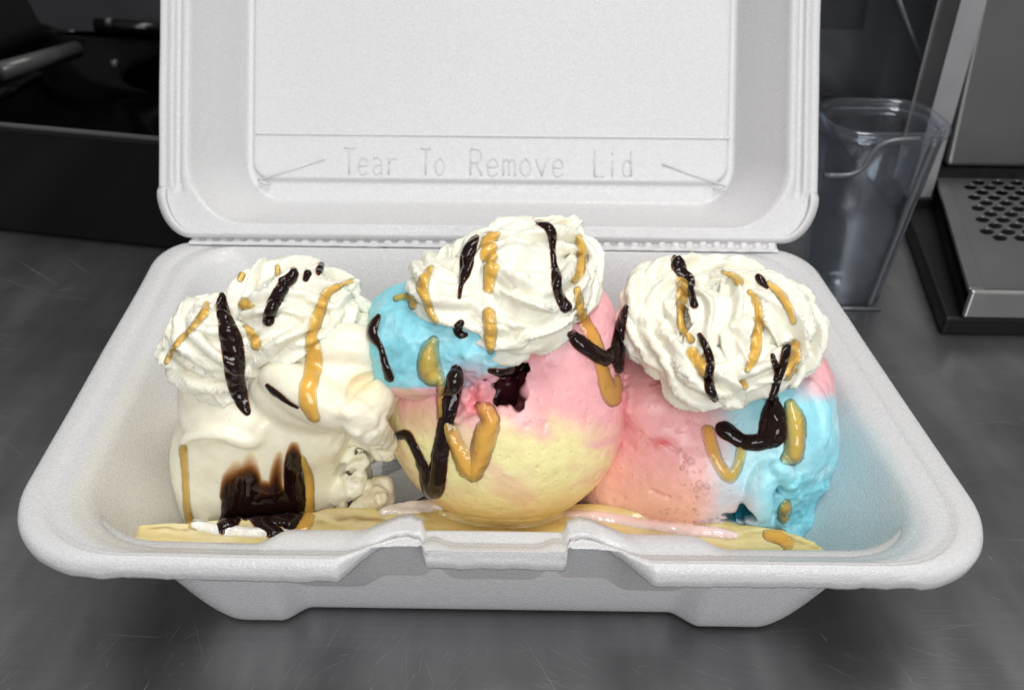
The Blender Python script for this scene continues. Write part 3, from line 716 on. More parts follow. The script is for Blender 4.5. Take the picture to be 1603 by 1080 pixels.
# ---------------- melted puddles
def blob_sheet(name, mat, key, strokes, hmax, pw=0.5, res=1.0, soft=6.0, thick_h=None, col=None, attrs=True, label=None, cat=None, group=None, smooth_it=10, jump=0.35, grow=0.0):
    """strokes: list of polylines [(px,py,r)...]; lays a domed skin of liquid over whatever the rays from the photo hit"""
    caps = []
    for st in strokes:
        P = np.array([(*q, 1.0) if len(q) == 3 else q for q in st], float); P[:, 2] += grow
        if len(P) > 2: P3 = cr(np.c_[P[:, :2], np.zeros(len(P)), P[:, 2:]], 3.0); P = P3[:, [0, 1, 3, 4]]
        caps.append(P)
    allp = np.concatenate(caps); rm = allp[:, 2].max() + 6
    x0, y0 = allp[:, 0].min() - rm, allp[:, 1].min() - rm; x1, y1 = allp[:, 0].max() + rm, allp[:, 1].max() + rm
    X = np.arange(x0, x1, res); Y = np.arange(y0, y1, res); GX, GY = np.meshgrid(X, Y); D = np.full(GX.shape, -99.0); RR = np.ones(GX.shape); TH = np.zeros(GX.shape)
    for P in caps:
        for a, b in zip(P[:-1], P[1:]) if len(P) > 1 else [(P[0], P[0])]:
            d = b[:2] - a[:2]; L2 = d @ d + 1e-9; t = np.clip(((GX - a[0]) * d[0] + (GY - a[1]) * d[1]) / L2, 0, 1)
            r = a[2] + (b[2] - a[2]) * t; dd = r - np.hypot(GX - a[0] - d[0] * t, GY - a[1] - d[1] * t)
            m = dd > D; D[m] = dd[m]; RR[m] = r[m]; tv = np.clip(a[3] + (b[3] - a[3]) * t, 0, 1); TH = np.maximum(TH, np.clip(dd / (soft + (1 - tv) * 15), 0, 1) * tv)
    wob = vnoise(np.stack([GX * 0.11, GY * 0.11, GX * 0 + len(name) % 7], -1)) * 0.8 + vnoise(np.stack([GX * 0.3, GY * 0.3, GX * 0 + 3], -1)) * 0.35
    D = D + wob * np.clip(RR / 8, 0.3, 1.2)
    need = D > -3.2; H = np.full(GX.shape, np.nan); trees = [BVH[k] for k in key]; org = Vector(CAM)
    Nn = np.zeros(GX.shape + (3,))
    for (i, j) in np.argwhere(need):
        d = (GX[i, j] - 801.5) / F_PX * RIGHT - (GY[i, j] - 540) / F_PX * UP + FWD; ln = np.linalg.norm(d); best = None
        dv = Vector(d / ln)
        for tr in trees:
            h = tr.ray_cast(org, dv)
            if h[0] is not None and (best is None or h[3] < best[3]): best = h
        if best is not None: nn_ = np.array(best[1]); H[i, j] = best[3] / ln; Nn[i, j] = nn_ if nn_ @ d < 0 else -nn_
    ok = need & ~np.isnan(H)
    if ok.sum() < 6: print('EMPTY', name, label); return None
    med = np.median(H[ok]); 
    # smooth the ground under the liquid without crossing jumps
    Hs = np.where(ok, H, 0); W = ok.astype(float); Ns = Nn.copy()
    def blur(A, W):
        s = np.zeros_like(A); n = np.zeros_like(W)
        for dy, dx in ((0, 0), (1, 0), (-1, 0), (0, 1), (0, -1)):
            s += np.roll(np.roll(A * (W[..., None] if A.ndim == 3 else W), dy, 0), dx, 1); n += np.roll(np.roll(W, dy, 0), dx, 1)
        return s / np.maximum(n, 1e-9)[..., None] if A.ndim == 3 else s / np.maximum(n, 1e-9)
    for _ in range(smooth_it): Hs = np.where(ok, blur(Hs, W), 0)
    for _ in range(smooth_it + 8): Ns = blur(Ns, W)
    Ns /= np.linalg.norm(Ns, axis=-1)[..., None] + 1e-9
    rcm = np.maximum(RR, 3) * med / F_PX
    t = np.clip(D / np.maximum(RR, 1.5), 0, 1); prof = np.sin(t * math.pi / 2) ** (1.15 if mat is M_CARA else 0.8)
    hgt = np.minimum(hmax, rcm * 0.75) * prof + np.where(D < 0, D * 0.03, 0)
    hgt = hgt * (1 + 0.22 * vnoise(np.stack([GX * 0.045, GY * 0.045, GX * 0 + 5], -1)))
    Hb = np.where(D > 0, np.minimum(Hs, H + 0.04), np.maximum(Hs, H)); Hb = np.where(np.abs(Hs - H) > jump, H, Hb)
    dirs = (GX[..., None] - 801.5) / F_PX * RIGHT - (GY[..., None] - 540) / F_PX * UP + FWD
    P = CAM + dirs * Hb[..., None] + Ns * hgt[..., None] - dirs * (0.012 * (D > 0))[..., None]
    a = ok[:-1, :-1] & ok[1:, :-1] & ok[:-1, 1:] & ok[1:, 1:]
    Hc = np.stack([Hb[:-1, :-1], Hb[1:, :-1], Hb[:-1, 1:], Hb[1:, 1:]]); a &= (np.nanmax(Hc, 0) - np.nanmin(Hc, 0)) < jump
    Dm = np.maximum.reduce([D[:-1, :-1], D[1:, :-1], D[:-1, 1:], D[1:, 1:]]); a &= Dm > -2.6
    idx = np.arange(GX.size).reshape(GX.shape); q = np.argwhere(a); i, j = q[:, 0], q[:, 1]
    Q = np.stack([idx[i, j], idx[i + 1, j], idx[i + 1, j + 1], idx[i, j + 1]], 1)
    used = np.unique(Q); mp = -np.ones(GX.size, int); mp[used] = np.arange(len(used)); Q = mp[Q]; V = P.reshape(-1, 3)[used]
    th = TH.reshape(-1)[used]
    cc = None
    if col is not None: cc = np.tile(np.array(col, float), (len(V), 1)) if not callable(col) else col(V)
    o = mesh_obj(name, V, Q, mat, attrs={'thick': th}, colors=cc)
    if label: tag(o, label, cat, group)
    return o, V, Q

# ---------------- vanilla scoop
def vanilla():
    v = Vol((-9.4, 2.2, 0.7), (-1.9, 10.6, 7.9))
    v.ell(Upt(427, 715, 6.1), (2.46, 2.75, 2.45), 0.3, pw=3.6, warp=0.08, wf=0.4)
    v.ell(Upt(436, 610, 5.9), (2.52, 2.65, 1.6), 0.5, pw=2.8, warp=0.08, wf=0.5)
    v.ell(Upt(368, 560, 6.2), (1.2, 1.7, 1.2), 0.6)
    # overhanging upper layer and its right shoulder
    v.ell(Upt(510, 590, 4.75), (2.05, 1.7, 1.05), 0.14, warp=0.12, wf=0.6)
    v.ell(Upt(560, 562, 5.4), (1.2, 1.6, 1.35), 0.4, warp=0.12, wf=0.7)
    v.ell(Upt(588, 612, 5.2), (0.72, 1.0, 1.05), 0.25, warp=0.12, wf=1.0)
    # smears
    v.tubeadd(v.sps([(430, 585, .15, .30), (480, 618, .1, .42), (535, 640, .1, .38), (575, 634, .1, .36), (600, 606, .1, .24)]), 0.22)
    v.tubeadd(v.sps([(470, 545, .1, .25), (520, 540, .05, .38), (570, 545, .1, .34), (604, 560, .15, .2)]), 0.3)
    v.tubeadd(v.sps([(548, 645, .1, .28), (575, 668, .1, .34), (600, 690, .15, .24), (603, 712, .2, .14)]), 0.14)
    v.tubeadd(v.sps([(545, 630, -.05, .08), (560, 600, 0, .16), (600, 585, 0, .12)]), 0.1, sub=True)
    v.tubeadd(v.sps([(285, 700, .0, .07), (300, 686, .0, .12), (345, 678, .02, .14), (395, 690, .02, .12), (412, 665, .0, .10)]), 0.16)
    v.tubeadd(v.sps([(285, 706, -.05, .05), (310, 694, -.05, .07), (350, 692, -.05, .05)]), 0.08, sub=True)
    # crumbly torn right side
    r = np.random.default_rng(5)
    for i in range(95):
        t = r.random(); px = 535 + 75 * r.random() + 12 * t; py = 640 + 165 * t; y = 4.3 + 1.5 * r.random() + max(0, (px - 575)) * 0.02
        if px > 575 and py > 715: continue
        v.ell(Upt(px, py, y), np.array([.16, .16, .14]) * (0.7 + 1.3 * r.random()), 0.06, warp=0.08, wf=3.5)
    for i in range(28):
        px = 470 + 70 * r.random(); py = 805 - 40 * r.random() ** 2 - (px - 470) * 0.9; v.ell(Upt(px + 25, py + 10, 4.0 + 0.5 * r.random()), 0.13 + 0.14 * r.random(), 0.06, warp=0.08, wf=3)
    # collapsed foot melting into the banana
    v.ell(Upt(410, 832, 4.2), (2.3, 0.75, 0.28), 0.3, warp=0.15, wf=1.2)
    def nz(P):
        px, py = PJ(P); rough = sstep(px, 500, 560) * sstep(py, 600, 660); top = sstep(py, 640, 600)
        return -fbm(P * 0.6, 2) * 0.06 - fbm(P * 3.0, 3) * (0.004 + 0.012 * top + 0.13 * rough)
    v.noise(nz)
    V, Q = v.mesh(2)
    px, py = PJ(V); n = fbm(V * 0.7 + 3, 3)
    c = colour_mix((0.94, 0.89, 0.71), [(sstep(n, 0.0, 0.5) * 0.6, (0.94, 0.90, 0.75)), (sstep(py, 650, 600) * 0.6, (0.93, 0.87, 0.69)),
        (np.exp(-((px - 570) / 34) ** 2 - ((py - 606) / 22) ** 2) * 0.8, (0.84, 0.66, 0.37)), (np.exp(-((px - 480) / 60) ** 2 - ((py - 650) / 30) ** 2) * 0.3, (0.84, 0.72, 0.46)), (np.exp(-((px - 470) / 70) ** 2 - ((py - 800) / 45) ** 2) * 0.35, (0.86, 0.72, 0.46)),
        (sstep(py, 822, 836) * 0.8, (0.90, 0.88, 0.80))])
    o = mesh_obj('vanilla_scoop', V, Q, M_VAN, colors=c)
    tag(o, 'cream white vanilla scoop with a torn crumbly right side, leftmost of the three', 'ice cream'); reg('van', V, Q)
vanilla()
def crumb():
    r = np.random.default_rng(11); c = Upt(584, 783, 4.05); v = Vol(c - np.array([1.1, 1.1, 1.1]), c + np.array([1.3, 1.1, 1.1]), 0.035)
    v.ell(c, (.56, .5, .42), 0.1, warp=0.25, wf=1.8)
    v.ell(Upt(568, 758, 4.2), (.3, .3, .25), 0.1, warp=0.2, wf=2.2); v.ell(Upt(598, 803, 3.95), (.3, .3, .22), 0.08, warp=0.15, wf=2)
    for i in range(22): v.ell(c + r.normal(size=3) * np.array([.42, .25, .3]), .12 + .13 * r.random(), 0.06, warp=0.08, wf=4)
    v.noise(lambda P: -fbm(P * 4, 3) * 0.07)
    V, Q = v.mesh(1); n = fbm(V * 3, 2)
    o = mesh_obj('ice_cream_crumb', V, Q, M_ICE, colors=colour_mix((0.87, 0.78, 0.56), [(sstep(n, 0, .4), (0.90, 0.84, 0.66))]))
    tag(o, 'broken lump of vanilla ice cream lying on the banana between the left and middle scoops', 'ice cream'); reg('crumb', V, Q)
crumb()

# ---------------- middle scoop
PINK = (0.94, 0.46, 0.49); YEL = (0.97, 0.82, 0.45); BLUE = (0.27, 0.69, 0.80); PEACH = (0.88, 0.56, 0.32); RED = (0.55, 0.10, 0.13)
def middle():
    v = Vol((-4.6, 1.8, 0.55), (4.3, 10.2, 9.2))
    v.ell((-0.05, 6.0, 4.12), (3.38, 3.38, 3.36), 0.2, warp=0.06, wf=0.4)
    v.ell(Upt(872, 548, 6.0), (1.75, 1.9, 2.0), 0.4)
    v.ell(Upt(915, 500, 6.2), (0.75, 0.9, 0.9), 0.35); v.tubeadd(paths([(905, 500, 6, .3), (928, 470, 6.1, .16), (932, 460, 6.1, .08)]), 0.15)
    v.ell(Upt(800, 500, 6.4), (2.0, 2.0, 1.5), 0.4)
    # blue layer lapping over the upper left
    R1 = np.array(Matrix.Rotation(math.radians(-14), 3, 'Y'))
    v.ell(Upt(672, 540, 4.75), (1.45, 1.30, 1.25), 0.10, warp=0.20, wf=0.8)
    v.ell(Upt(638, 505, 5.2), (0.95, 1.1, 0.95), 0.3, warp=0.18, wf=1.0)
    v.ell(Upt(745, 535, 4.5), (1.55, 1.15, 0.95), 0.22, warp=0.15, wf=1.0)

    v.tubeadd(paths([(622, 590, 4.15, .2), (660, 603, 3.6, .24), (712, 598, 3.3, .2)]), 0.12, wob=.1)
    # pit with torn red rim
    r = np.random.default_rng(3)
    for (a, b, o_, q) in [(792, 612, .25, (.50, .6, .40)), (806, 592, .25, (.40, .55, .30)), (818, 582, .2, (.26, .45, .17)), (778, 624, .2, (.30, .5, .26)), (798, 604, .7, (.6, .7, .5)), (762, 590, .05, (.25, .3, .12))]:
        v.ell(Upt(a, b, 3.55 + o_ * 1.4 - (b - 605) * .008), q, 0.03, sub=True, warp=0.26, wf=2.6)
    rim = [v.sp(720 + 44 * r.random() ** .8, 600 + 52 * r.random(), .02) for i in range(46)]
    for p in rim: v.ell(p, .06 + .13 * r.random(), 0.03, warp=0.12, wf=4)
    for i in range(44): v.ell(v.sp(757 + 18 * r.random(), 585 + 50 * r.random(), .12), .05 + .09 * r.random(), 0.05, warp=0.06, wf=5)
    # flattened skirt where it stands on the banana
    v.ell(Upt(790, 806, 4.7), (2.1, 1.2, 0.22), 0.25, warp=.1, wf=1)
    def nz(P):
        px, py = PJ(P); n0 = fbm(P * .7 + 4, 2) * 30
        bl = sstep(612 - (px - 620) * 0.0 + n0 * .3 - py, -4, 8) * sstep(800 - px - (py - 560) * .3, 0, 30); pit = np.exp(-((px - 760) / 40) ** 2 - ((py - 620) / 35) ** 2)
        return -fbm(P * .6, 2) * 0.05 - fbm(P * 3.2, 3) * (0.013 + 0.06 * bl + 0.08 * pit) + np.maximum(0, vnoise(P * 6.5) - .55) * .10 - bl * np.abs(vnoise(P * np.array([1.0, 1.0, 4.0]) + 8)) * 0.05
    v.noise(nz)
    V, Q = v.mesh(1)
    px, py = PJ(V); w1 = fbm(V * 0.55 + 2, 3) * 60; w2 = fbm(V * 0.9 + 22, 3) * 50; Rm = np.array(Matrix.Rotation(math.radians(35), 3, 'Y')); w3 = fbm(((V + .5 * np.stack([vnoise(V * .8), vnoise(V * .8 + 7), vnoise(V * .8 + 14)], -1)) @ Rm) * np.array([.35, .5, 1.7]) + 31, 4) * 1.3
    bord = 655 + w1 - sstep(px, 760, 640) * 42 + sstep(px, 860, 960) * 30
    pinkw = sstep(bord + w3 * 40 - py, -36, 36)
    inblue = sstep(604 + w2 * .22 - py - sstep(px, 720, 790) * 30, -4, 5) * sstep(815 - px + w2 * .2 - (560 - py) * .25, -10, 16)
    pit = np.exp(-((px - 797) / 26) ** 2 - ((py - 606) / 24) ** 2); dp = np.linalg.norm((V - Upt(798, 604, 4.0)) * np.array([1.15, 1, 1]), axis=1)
    c = colour_mix(YEL, [(sstep(w3, .0, .3) * .8, (0.95, 0.87, 0.42)), (sstep(-w3, .0, .35) * .75, (0.89, 0.62, 0.40)), (pinkw, PINK), (pinkw * sstep(w3, .1, .4) * .4, (0.90, 0.52, 0.50)),
        (sstep(py, 745, 812) * .6, (0.88, 0.60, 0.20)), (inblue, BLUE), (inblue * sstep(fbm(V * 1.8, 3), 0, .4) * .6, (0.40, 0.76, 0.84)),
        (np.exp(-((px - 735) / 32) ** 2 - ((py - 590) / 22) ** 2) * .85, (0.80, 0.62, 0.70)), (np.exp(-((px - 745) / 30) ** 2 - ((py - 628) / 34) ** 2) * .9 * sstep(fbm(V * 4, 2), -.3, .3), (0.86, 0.20, 0.22)),
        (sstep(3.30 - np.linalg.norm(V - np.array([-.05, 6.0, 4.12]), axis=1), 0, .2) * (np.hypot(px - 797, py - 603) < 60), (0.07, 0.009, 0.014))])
    o = mesh_obj('rainbow_scoop', V, Q, M_ICE, colors=c)
    tag(o, 'round middle scoop, yellow below, pink and blue above, with a dark red pit', 'ice cream'); reg('mid', V, Q)
middle()

# ---------------- right scoop
def right():
    v = Vol((1.2, 2.0, 0.6), (10.3, 10.4, 7.6))
    v.ell(Upt(1085, 705, 6.1), (3.0, 3.0, 2.75), 0.3, warp=.1, wf=.5)
    v.ell(Upt(985, 760, 5.6), (1.75, 1.9, 1.45), 0.5, warp=.1, wf=.6)
    v.ell(Upt(1020, 610, 6.2), (1.25, 1.9, 1.35), 0.4, warp=.1)
    v.ell(Upt(1130, 790, 5.4), (2.6, 2.1, 1.1), 0.45)
    v.ell(Upt(1122, 552, 6.0), (1.0, 1.0, .95), 0.3)
    v.ell(Upt(1195, 660, 6.1), (1.95, 2.4, 2.3), 0.35, warp=.1, wf=.5)
    v.ell(Upt(1240, 700, 6.0), (1.10, 1.9, 2.0), 0.3, warp=.1, wf=.8)
    v.ell(Upt(1260, 600, 6.4), (0.75, 1.3, 0.9), 0.3)
    v.ell(Upt(1216, 780, 5.4), (1.0, 1.4, 1.2), 0.3, warp=.12)
    # folds of the blue side
    v.tubeadd(v.sps([(1226, 728, .1, .22), (1204, 738, .05, .30), (1188, 765, .0, .34), (1184, 805, .0, .36), (1192, 842, .05, .30)]), 0.14, wob=.08)
    v.tubeadd(v.sps([(1236, 752, .0, .20), (1226, 738, .0, .18), (1214, 730, .0, .10)]), 0.1)
    v.tubeadd(v.sps([(1262, 812, .05, .2), (1236, 838, .05, .28), (1206, 850, .1, .26)]), 0.15)
    v.tubeadd(v.sps([(1268, 600, .0, .12), (1286, 640, .1, .16), (1290, 690, .1, .12)]), 0.2)
    for (a, b, o_, q) in ((1150, 802, .15, (.44, .6, .13)), (1164, 794, .2, (.34, .6, .17)), (1138, 808, .1, (.3, .5, .08)), (1212, 772, .2, (.13, .6, .40)), (1210, 800, .2, (.12, .5, .3)), (1222, 765, .1, (.2, .3, .2))):
        v.ell(v.sp(a, b, o_), q, 0.05, sub=True, warp=.12, wf=2.5, rot=np.array(Matrix.Rotation(math.radians(25), 3, 'Y')) if a < 1180 else None)
    r = np.random.default_rng(8)
    pts = [v.sp(1220 + 30 * r.random(), 748 + 70 * r.random(), .03) for i in range(70)]
    for p in pts: v.ell(p, .05 + .10 * r.random(), 0.05, warp=.08, wf=5)
    pts = [v.sp(974 + 14 * r.random(), 588 + 60 * r.random(), .05) for i in range(24)]
    for p in pts: v.ell(p, .05 + .09 * r.random(), 0.06, warp=.06, wf=4)
    # dents and creases in the pink skin
    for (pa, rr) in (([(1018, 686, 3.02), (1035, 690, 2.98), (1060, 706, 3.0)], .07), ([(1020, 768, 3.02), (1040, 776, 3.0), (1048, 779, 3.0)], .05), ([(1000, 640, 3.55), (1040, 632, 3.4), (1075, 640, 3.3)], .05), ([(1020, 600, 4.1), (1060, 590, 3.9)], .07)):
        q = [(*v.sp(a, b, -.01), rr) for a, b, y in pa]
        v.tubeadd(q, 0.06, sub=True, step=.04)
    def nz(P):
        px, py = PJ(P); tex = sstep(px, 1195, 1225) * sstep(py, 730, 745)
        return -fbm(P * .7, 3) * .08 - fbm(P * 3.2, 3) * (.012 + .08 * tex) + np.maximum(0, vnoise(P * 6.5) - .6) * .10 - np.abs(vnoise(P * np.array([.6, .6, 2.2]) + 4)) * .02
    v.noise(nz)
    V, Q = v.mesh(1)
    px, py = PJ(V); w1 = fbm(V * .6 + 2, 3) * 60; w3 = fbm(V * .7 + 30, 3)
    bl = sstep(px + w1 - (1140 - sstep(py, 640, 560) * -70), -45, 45) * sstep(py + w1 * .3, 560, 625)
    bl = np.maximum(bl, sstep(px, 1185, 1215) * sstep(py, 600, 640)); bl = np.maximum(bl, np.exp(-((px - 1165) / 45) ** 2 - ((py - 640) / 26) ** 2) * .75)
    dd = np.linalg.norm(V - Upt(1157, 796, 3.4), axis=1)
    c = colour_mix((0.88, 0.43, 0.43), [(sstep(w3, 0, .35) * .5, (0.90, 0.52, 0.47)), (sstep(py, 690, 830) * sstep(1150 - px, 0, 80) * .65, PEACH), (sstep(960 - px, -40, 60) * .35, (0.88, 0.60, 0.48)), (bl, (0.33, 0.73, 0.83)),
        (bl * sstep(w3, -.1, .3) * .6, (0.55, 0.82, 0.87)), (bl * sstep(px, 1215, 1250) * sstep(py, 735, 760) * .6, (0.16, 0.60, 0.72)), (sstep(px, 1230, 1290) * sstep(640 - py + w1 * .4, 0, 30) * .85, PINK),
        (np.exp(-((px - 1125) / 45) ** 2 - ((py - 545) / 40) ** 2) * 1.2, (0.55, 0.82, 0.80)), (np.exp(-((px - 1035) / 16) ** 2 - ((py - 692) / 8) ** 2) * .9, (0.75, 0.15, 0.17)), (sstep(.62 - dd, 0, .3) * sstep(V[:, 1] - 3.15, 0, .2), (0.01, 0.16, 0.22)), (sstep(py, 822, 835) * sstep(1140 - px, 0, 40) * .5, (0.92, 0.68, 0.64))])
    o = mesh_obj('cotton_candy_scoop', V, Q, M_ICE, colors=c)
    tag(o, 'rightmost scoop of ice cream, pink on the left and bright blue on the right', 'ice cream'); reg('right', V, Q)
right()
print('scoops', time.time() - T0)

# ---------------- whipped cream
def cream_pile(name, key, lo, hi, tubes, label, amp=1.0, h=0.037, blobs=(), cuts=()):
    v = Vol(lo, hi, h)
    for b in blobs: v.ell(Upt(*b[:3]), b[3], 0.12, warp=.2, wf=1.2)
    for t in tubes:
        t = ([(a_, b_, c_, d_ * (0.92 if d_ > .3 else 1.1)) for a_, b_, c_, d_ in t[0]],) + tuple(t[1:])
        pts, lob, dep, tw = t[0], t[1], t[2], t[3]
        v.tubeadd(paths(pts), 0.0, lobes=lob, depth=dep * 1.4, twist=tw, step=0.05, sharp=0.75, wob=0.05, seed=len(pts))
    for b in cuts: v.ell(Upt(*b[:3]), b[3], 0.06, sub=True, warp=.2, wf=2)
    def nz(P):
        n1 = fbm(P * 1.3 + 5, 3); n2 = vnoise(P * 4.5 + 2); n3 = vnoise(P * 10.0 + 2)
        W = P + 0.35 * np.stack([vnoise(P * 0.9 + 11), vnoise(P * 0.9 + 23), vnoise(P * 0.9 + 37)], -1)
        f1 = 1 - 2.4 * np.abs(vnoise(W * 1.55)); f2 = 1 - 2.2 * np.abs(vnoise(W * 3.3 + 9)); rag = sstep(f1, .2, .9)
        return -n1 * 0.05 * amp - np.maximum(f1, -.8) * 0.030 * amp - np.maximum(f2, -.6) * 0.018 * amp - (n3 * 0.012 + vnoise(P * 7) * 0.02) * (.35 + rag)
    v.noise(nz, 0.3)
    V, Q = v.mesh(1)
    N = vnormals(V, Q); n = fbm(V * .9, 3)
    c = colour_mix((0.88, 0.86, 0.74), [(sstep(n, 0, .5) * .6, (0.88, 0.84, 0.66))])
    o = mesh_obj(name, V, Q, M_CREAM, colors=c); tag(o, label, 'whipped cream', 'swirls of whipped cream on the scoops'); reg(key, V, Q)
    return o
# rows: (px, py, depth y, radius)
cream_pile('whipped_cream', 'cream_l', (-10.4, 2.6, 5.2), (-3.2, 9.6, 11.2), [
    # low left rosette, rings stacked
    ([(400, 590, 4.6, .5), (350, 596, 4.3, .72), (310, 572, 4.6, .78), (292, 545, 5.2, .72), (320, 520, 5.9, .6), (360, 520, 6.0, .5)], 6, .30, 1.3),
    ([(400, 560, 4.5, .55), (350, 555, 4.2, .7), (308, 530, 4.7, .68), (300, 505, 5.4, .6), (340, 488, 5.9, .55), (375, 500, 5.5, .55)], 6, .30, -1.2),
    ([(385, 530, 4.5, .5), (345, 520, 4.5, .58), (325, 500, 5.0, .5), (345, 482, 5.4, .4)], 6, .30, 1.2),
    # centre fold and upper blob
    ([(395, 560, 4.5, .55), (430, 540, 4.4, .7), (470, 525, 4.5, .75), (505, 515, 4.8, .65), (530, 490, 5.3, .6)], 7, .30, 1.0),
    ([(385, 500, 5.2, .6), (400, 460, 5.6, .78), (420, 440, 6.2, .62), (430, 425, 6.5, .35)], 7, .28, .9),
    ([(400, 500, 4.9, .6), (440, 480, 4.9, .8), (480, 478, 5.2, .85), (520, 490, 5.5, .75), (550, 512, 5.7, .5)], 7, .32, -.9),
    ([(430, 450, 5.6, .6), (465, 440, 5.9, .75), (505, 450, 6.1, .78), (540, 470, 6.1, .62), (570, 492, 6.0, .4), (592, 508, 5.9, .12)], 7, .34, .9),
    ([(500, 445, 6.4, .55), (530, 455, 6.3, .5), (550, 448, 6.2, .28), (562, 440, 6.1, .08)], 6, .35, .5),
    ([(460, 425, 6.6, .35), (480, 418, 6.7, .25), (495, 412, 6.8, .1)], 6, .3, .5),
    ([(405, 610, 4.0, .25), (432, 622, 3.7, .3), (455, 628, 3.6, .18)], 5, .25, .5),
    ([(345, 612, 4.0, .45), (352, 628, 3.9, .25), (345, 638, 3.9, .1)], 5, .25, .5)],
    'lumpy swirl of whipped cream on the vanilla scoop with a wide chocolate stripe', blobs=[(440, 515, 5.6, (1.9, 1.3, 1.0)), (335, 545, 5.3, (.75, .7, .8)), (500, 475, 6.2, (1.0, .8, .6))])
cream_pile('whipped_cream', 'cream_m', (-3.7, 2.3, 6.2), (3.8, 9.8, 11.6), [
    # left lobe
    ([(745, 480, 4.6, .6), (712, 478, 4.35, .70), (682, 462, 4.6, .66), (672, 440, 5.2, .66), (700, 415, 6.5, .6), (740, 410, 6.6, .6)], 6, .3, 1.2),
    # big front folds running down to the left and the right
    ([(715, 470, 4.9, .45), (738, 500, 4.3, .62), (772, 524, 3.9, .66), (805, 530, 3.8, .58), (822, 518, 3.9, .45)], 6, .32, 1.0),
    ([(735, 430, 5.3, .6), (748, 470, 4.8, .80), (778, 500, 4.3, .82), (818, 508, 4.1, .8), (860, 492, 4.3, .74), (885, 465, 4.9, .65)], 7, .33, -.9),
    ([(780, 425, 5.2, .6), (805, 455, 4.7, .82), (845, 475, 4.4, .82), (880, 455, 4.8, .75), (900, 425, 5.5, .65)], 7, .34, .9),
    ([(760, 440, 5.0, .5), (775, 420, 5.2, .68), (805, 410, 5.3, .62), (830, 425, 5.1, .5)], 6, .32, 1.3),
    ([(890, 480, 5.0, .5), (905, 450, 5.5, .62), (912, 420, 6.0, .6), (900, 390, 6.5, .58), (868, 372, 6.9, .55)], 6, .34, .9),
    # top wrap
    ([(735, 415, 6.0, .6), (750, 395, 6.2, .72), (785, 385, 6.2, .78), (830, 385, 6.2, .85), (870, 390, 6.3, .8), (900, 405, 6.3, .55)], 7, .33, 1.0),
    ([(820, 385, 6.7, .5), (855, 370, 6.8, .62), (885, 358, 6.9, .42), (900, 350, 7.0, .2)], 6, .35, .8),
    ([(900, 430, 6.2, .4), (920, 400, 6.4, .25), (932, 382, 6.5, .08)], 5, .35, .5),
    ([(905, 460, 5.8, .4), (925, 450, 6.0, .22), (934, 440, 6.1, .08)], 5, .35, .5)],
    'tallest swirl of whipped cream, on top of the round middle scoop', blobs=[(808, 450, 5.6, (1.65, 1.3, 1.35)), (700, 450, 5.9, (.6, .6, .6))])
cream_pile('whipped_cream', 'cream_r', (2.2, 2.2, 5.4), (10.2, 9.8, 10.9), [
    # outer ring
    ([(1010, 545, 5.2, .5), (1000, 505, 5.5, .68), (1010, 465, 6.2, .75), (1045, 440, 6.8, .7), (1090, 432, 7.0, .65), (1150, 440, 6.9, .65), (1200, 455, 6.6, .6)], 7, .32, 1.0),
    ([(1015, 540, 5.0, .55), (1050, 560, 4.4, .72), (1085, 590, 3.9, .78), (1120, 602, 3.7, .72), (1150, 615, 3.6, .45), (1160, 628, 3.6, .15)], 7, .33, -1.0),
    ([(1080, 575, 4.2, .6), (1130, 585, 3.9, .75), (1180, 580, 3.9, .72), (1220, 570, 4.2, .55)], 7, .33, .9),
    ([(1030, 530, 5.2, .6), (1030, 490, 5.7, .72), (1060, 465, 6.1, .72), (1100, 460, 6.2, .6)], 6, .32, 1.2),
    ([(1050, 545, 4.7, .5), (1062, 515, 5.1, .6), (1055, 490, 5.5, .55), (1080, 478, 5.6, .5)], 6, .33, 1.2),
    ([(1085, 462, 5.6, .5), (1108, 488, 4.9, .58), (1098, 518, 4.5, .52), (1080, 550, 4.2, .55)], 6, .34, .8),
    ([(1140, 462, 5.5, .55), (1152, 498, 4.8, .68), (1146, 535, 4.35, .62), (1165, 572, 4.0, .5)], 6, .34, -.8),
    # right half: broad leaf folds
    ([(1110, 470, 6.0, .5), (1145, 478, 5.6, .66), (1165, 505, 5.1, .72), (1172, 540, 4.6, .75), (1160, 568, 4.3, .6)], 6, .34, .7),
    ([(1130, 455, 6.2, .6), (1180, 470, 5.8, .82), (1215, 505, 5.3, .88), (1222, 545, 4.9, .78), (1205, 570, 4.5, .5)], 7, .35, .6),
    ([(1190, 455, 6.3, .6), (1235, 485, 6.0, .72), (1255, 520, 5.6, .72), (1250, 560, 5.2, .6), (1238, 590, 4.9, .35)], 7, .36, .6),
    ([(1245, 490, 6.1, .5), (1270, 505, 5.9, .4), (1285, 515, 5.8, .2), (1292, 521, 5.8, .07)], 6, .36, .5),
    ([(1245, 540, 5.4, .5), (1262, 552, 5.3, .35), (1278, 548, 5.3, .15)], 6, .36, .5),
    ([(1225, 460, 6.5, .35), (1250, 462, 6.4, .3), (1268, 480, 6.2, .2)], 5, .36, .5)],
    'open ring of whipped cream with a hollow middle on the rightmost scoop', blobs=[(1118, 530, 6.3, (1.0, .8, .9)), (1130, 500, 6.6, (2.0, 1.2, 1.0)), (1190, 530, 5.8, (.9, .9, .9)), (1070, 560, 5.4, (.9, .8, .8))], cuts=[(1122, 538, 4.9, (.36, 1.2, .42))])
print('creams', time.time() - T0)

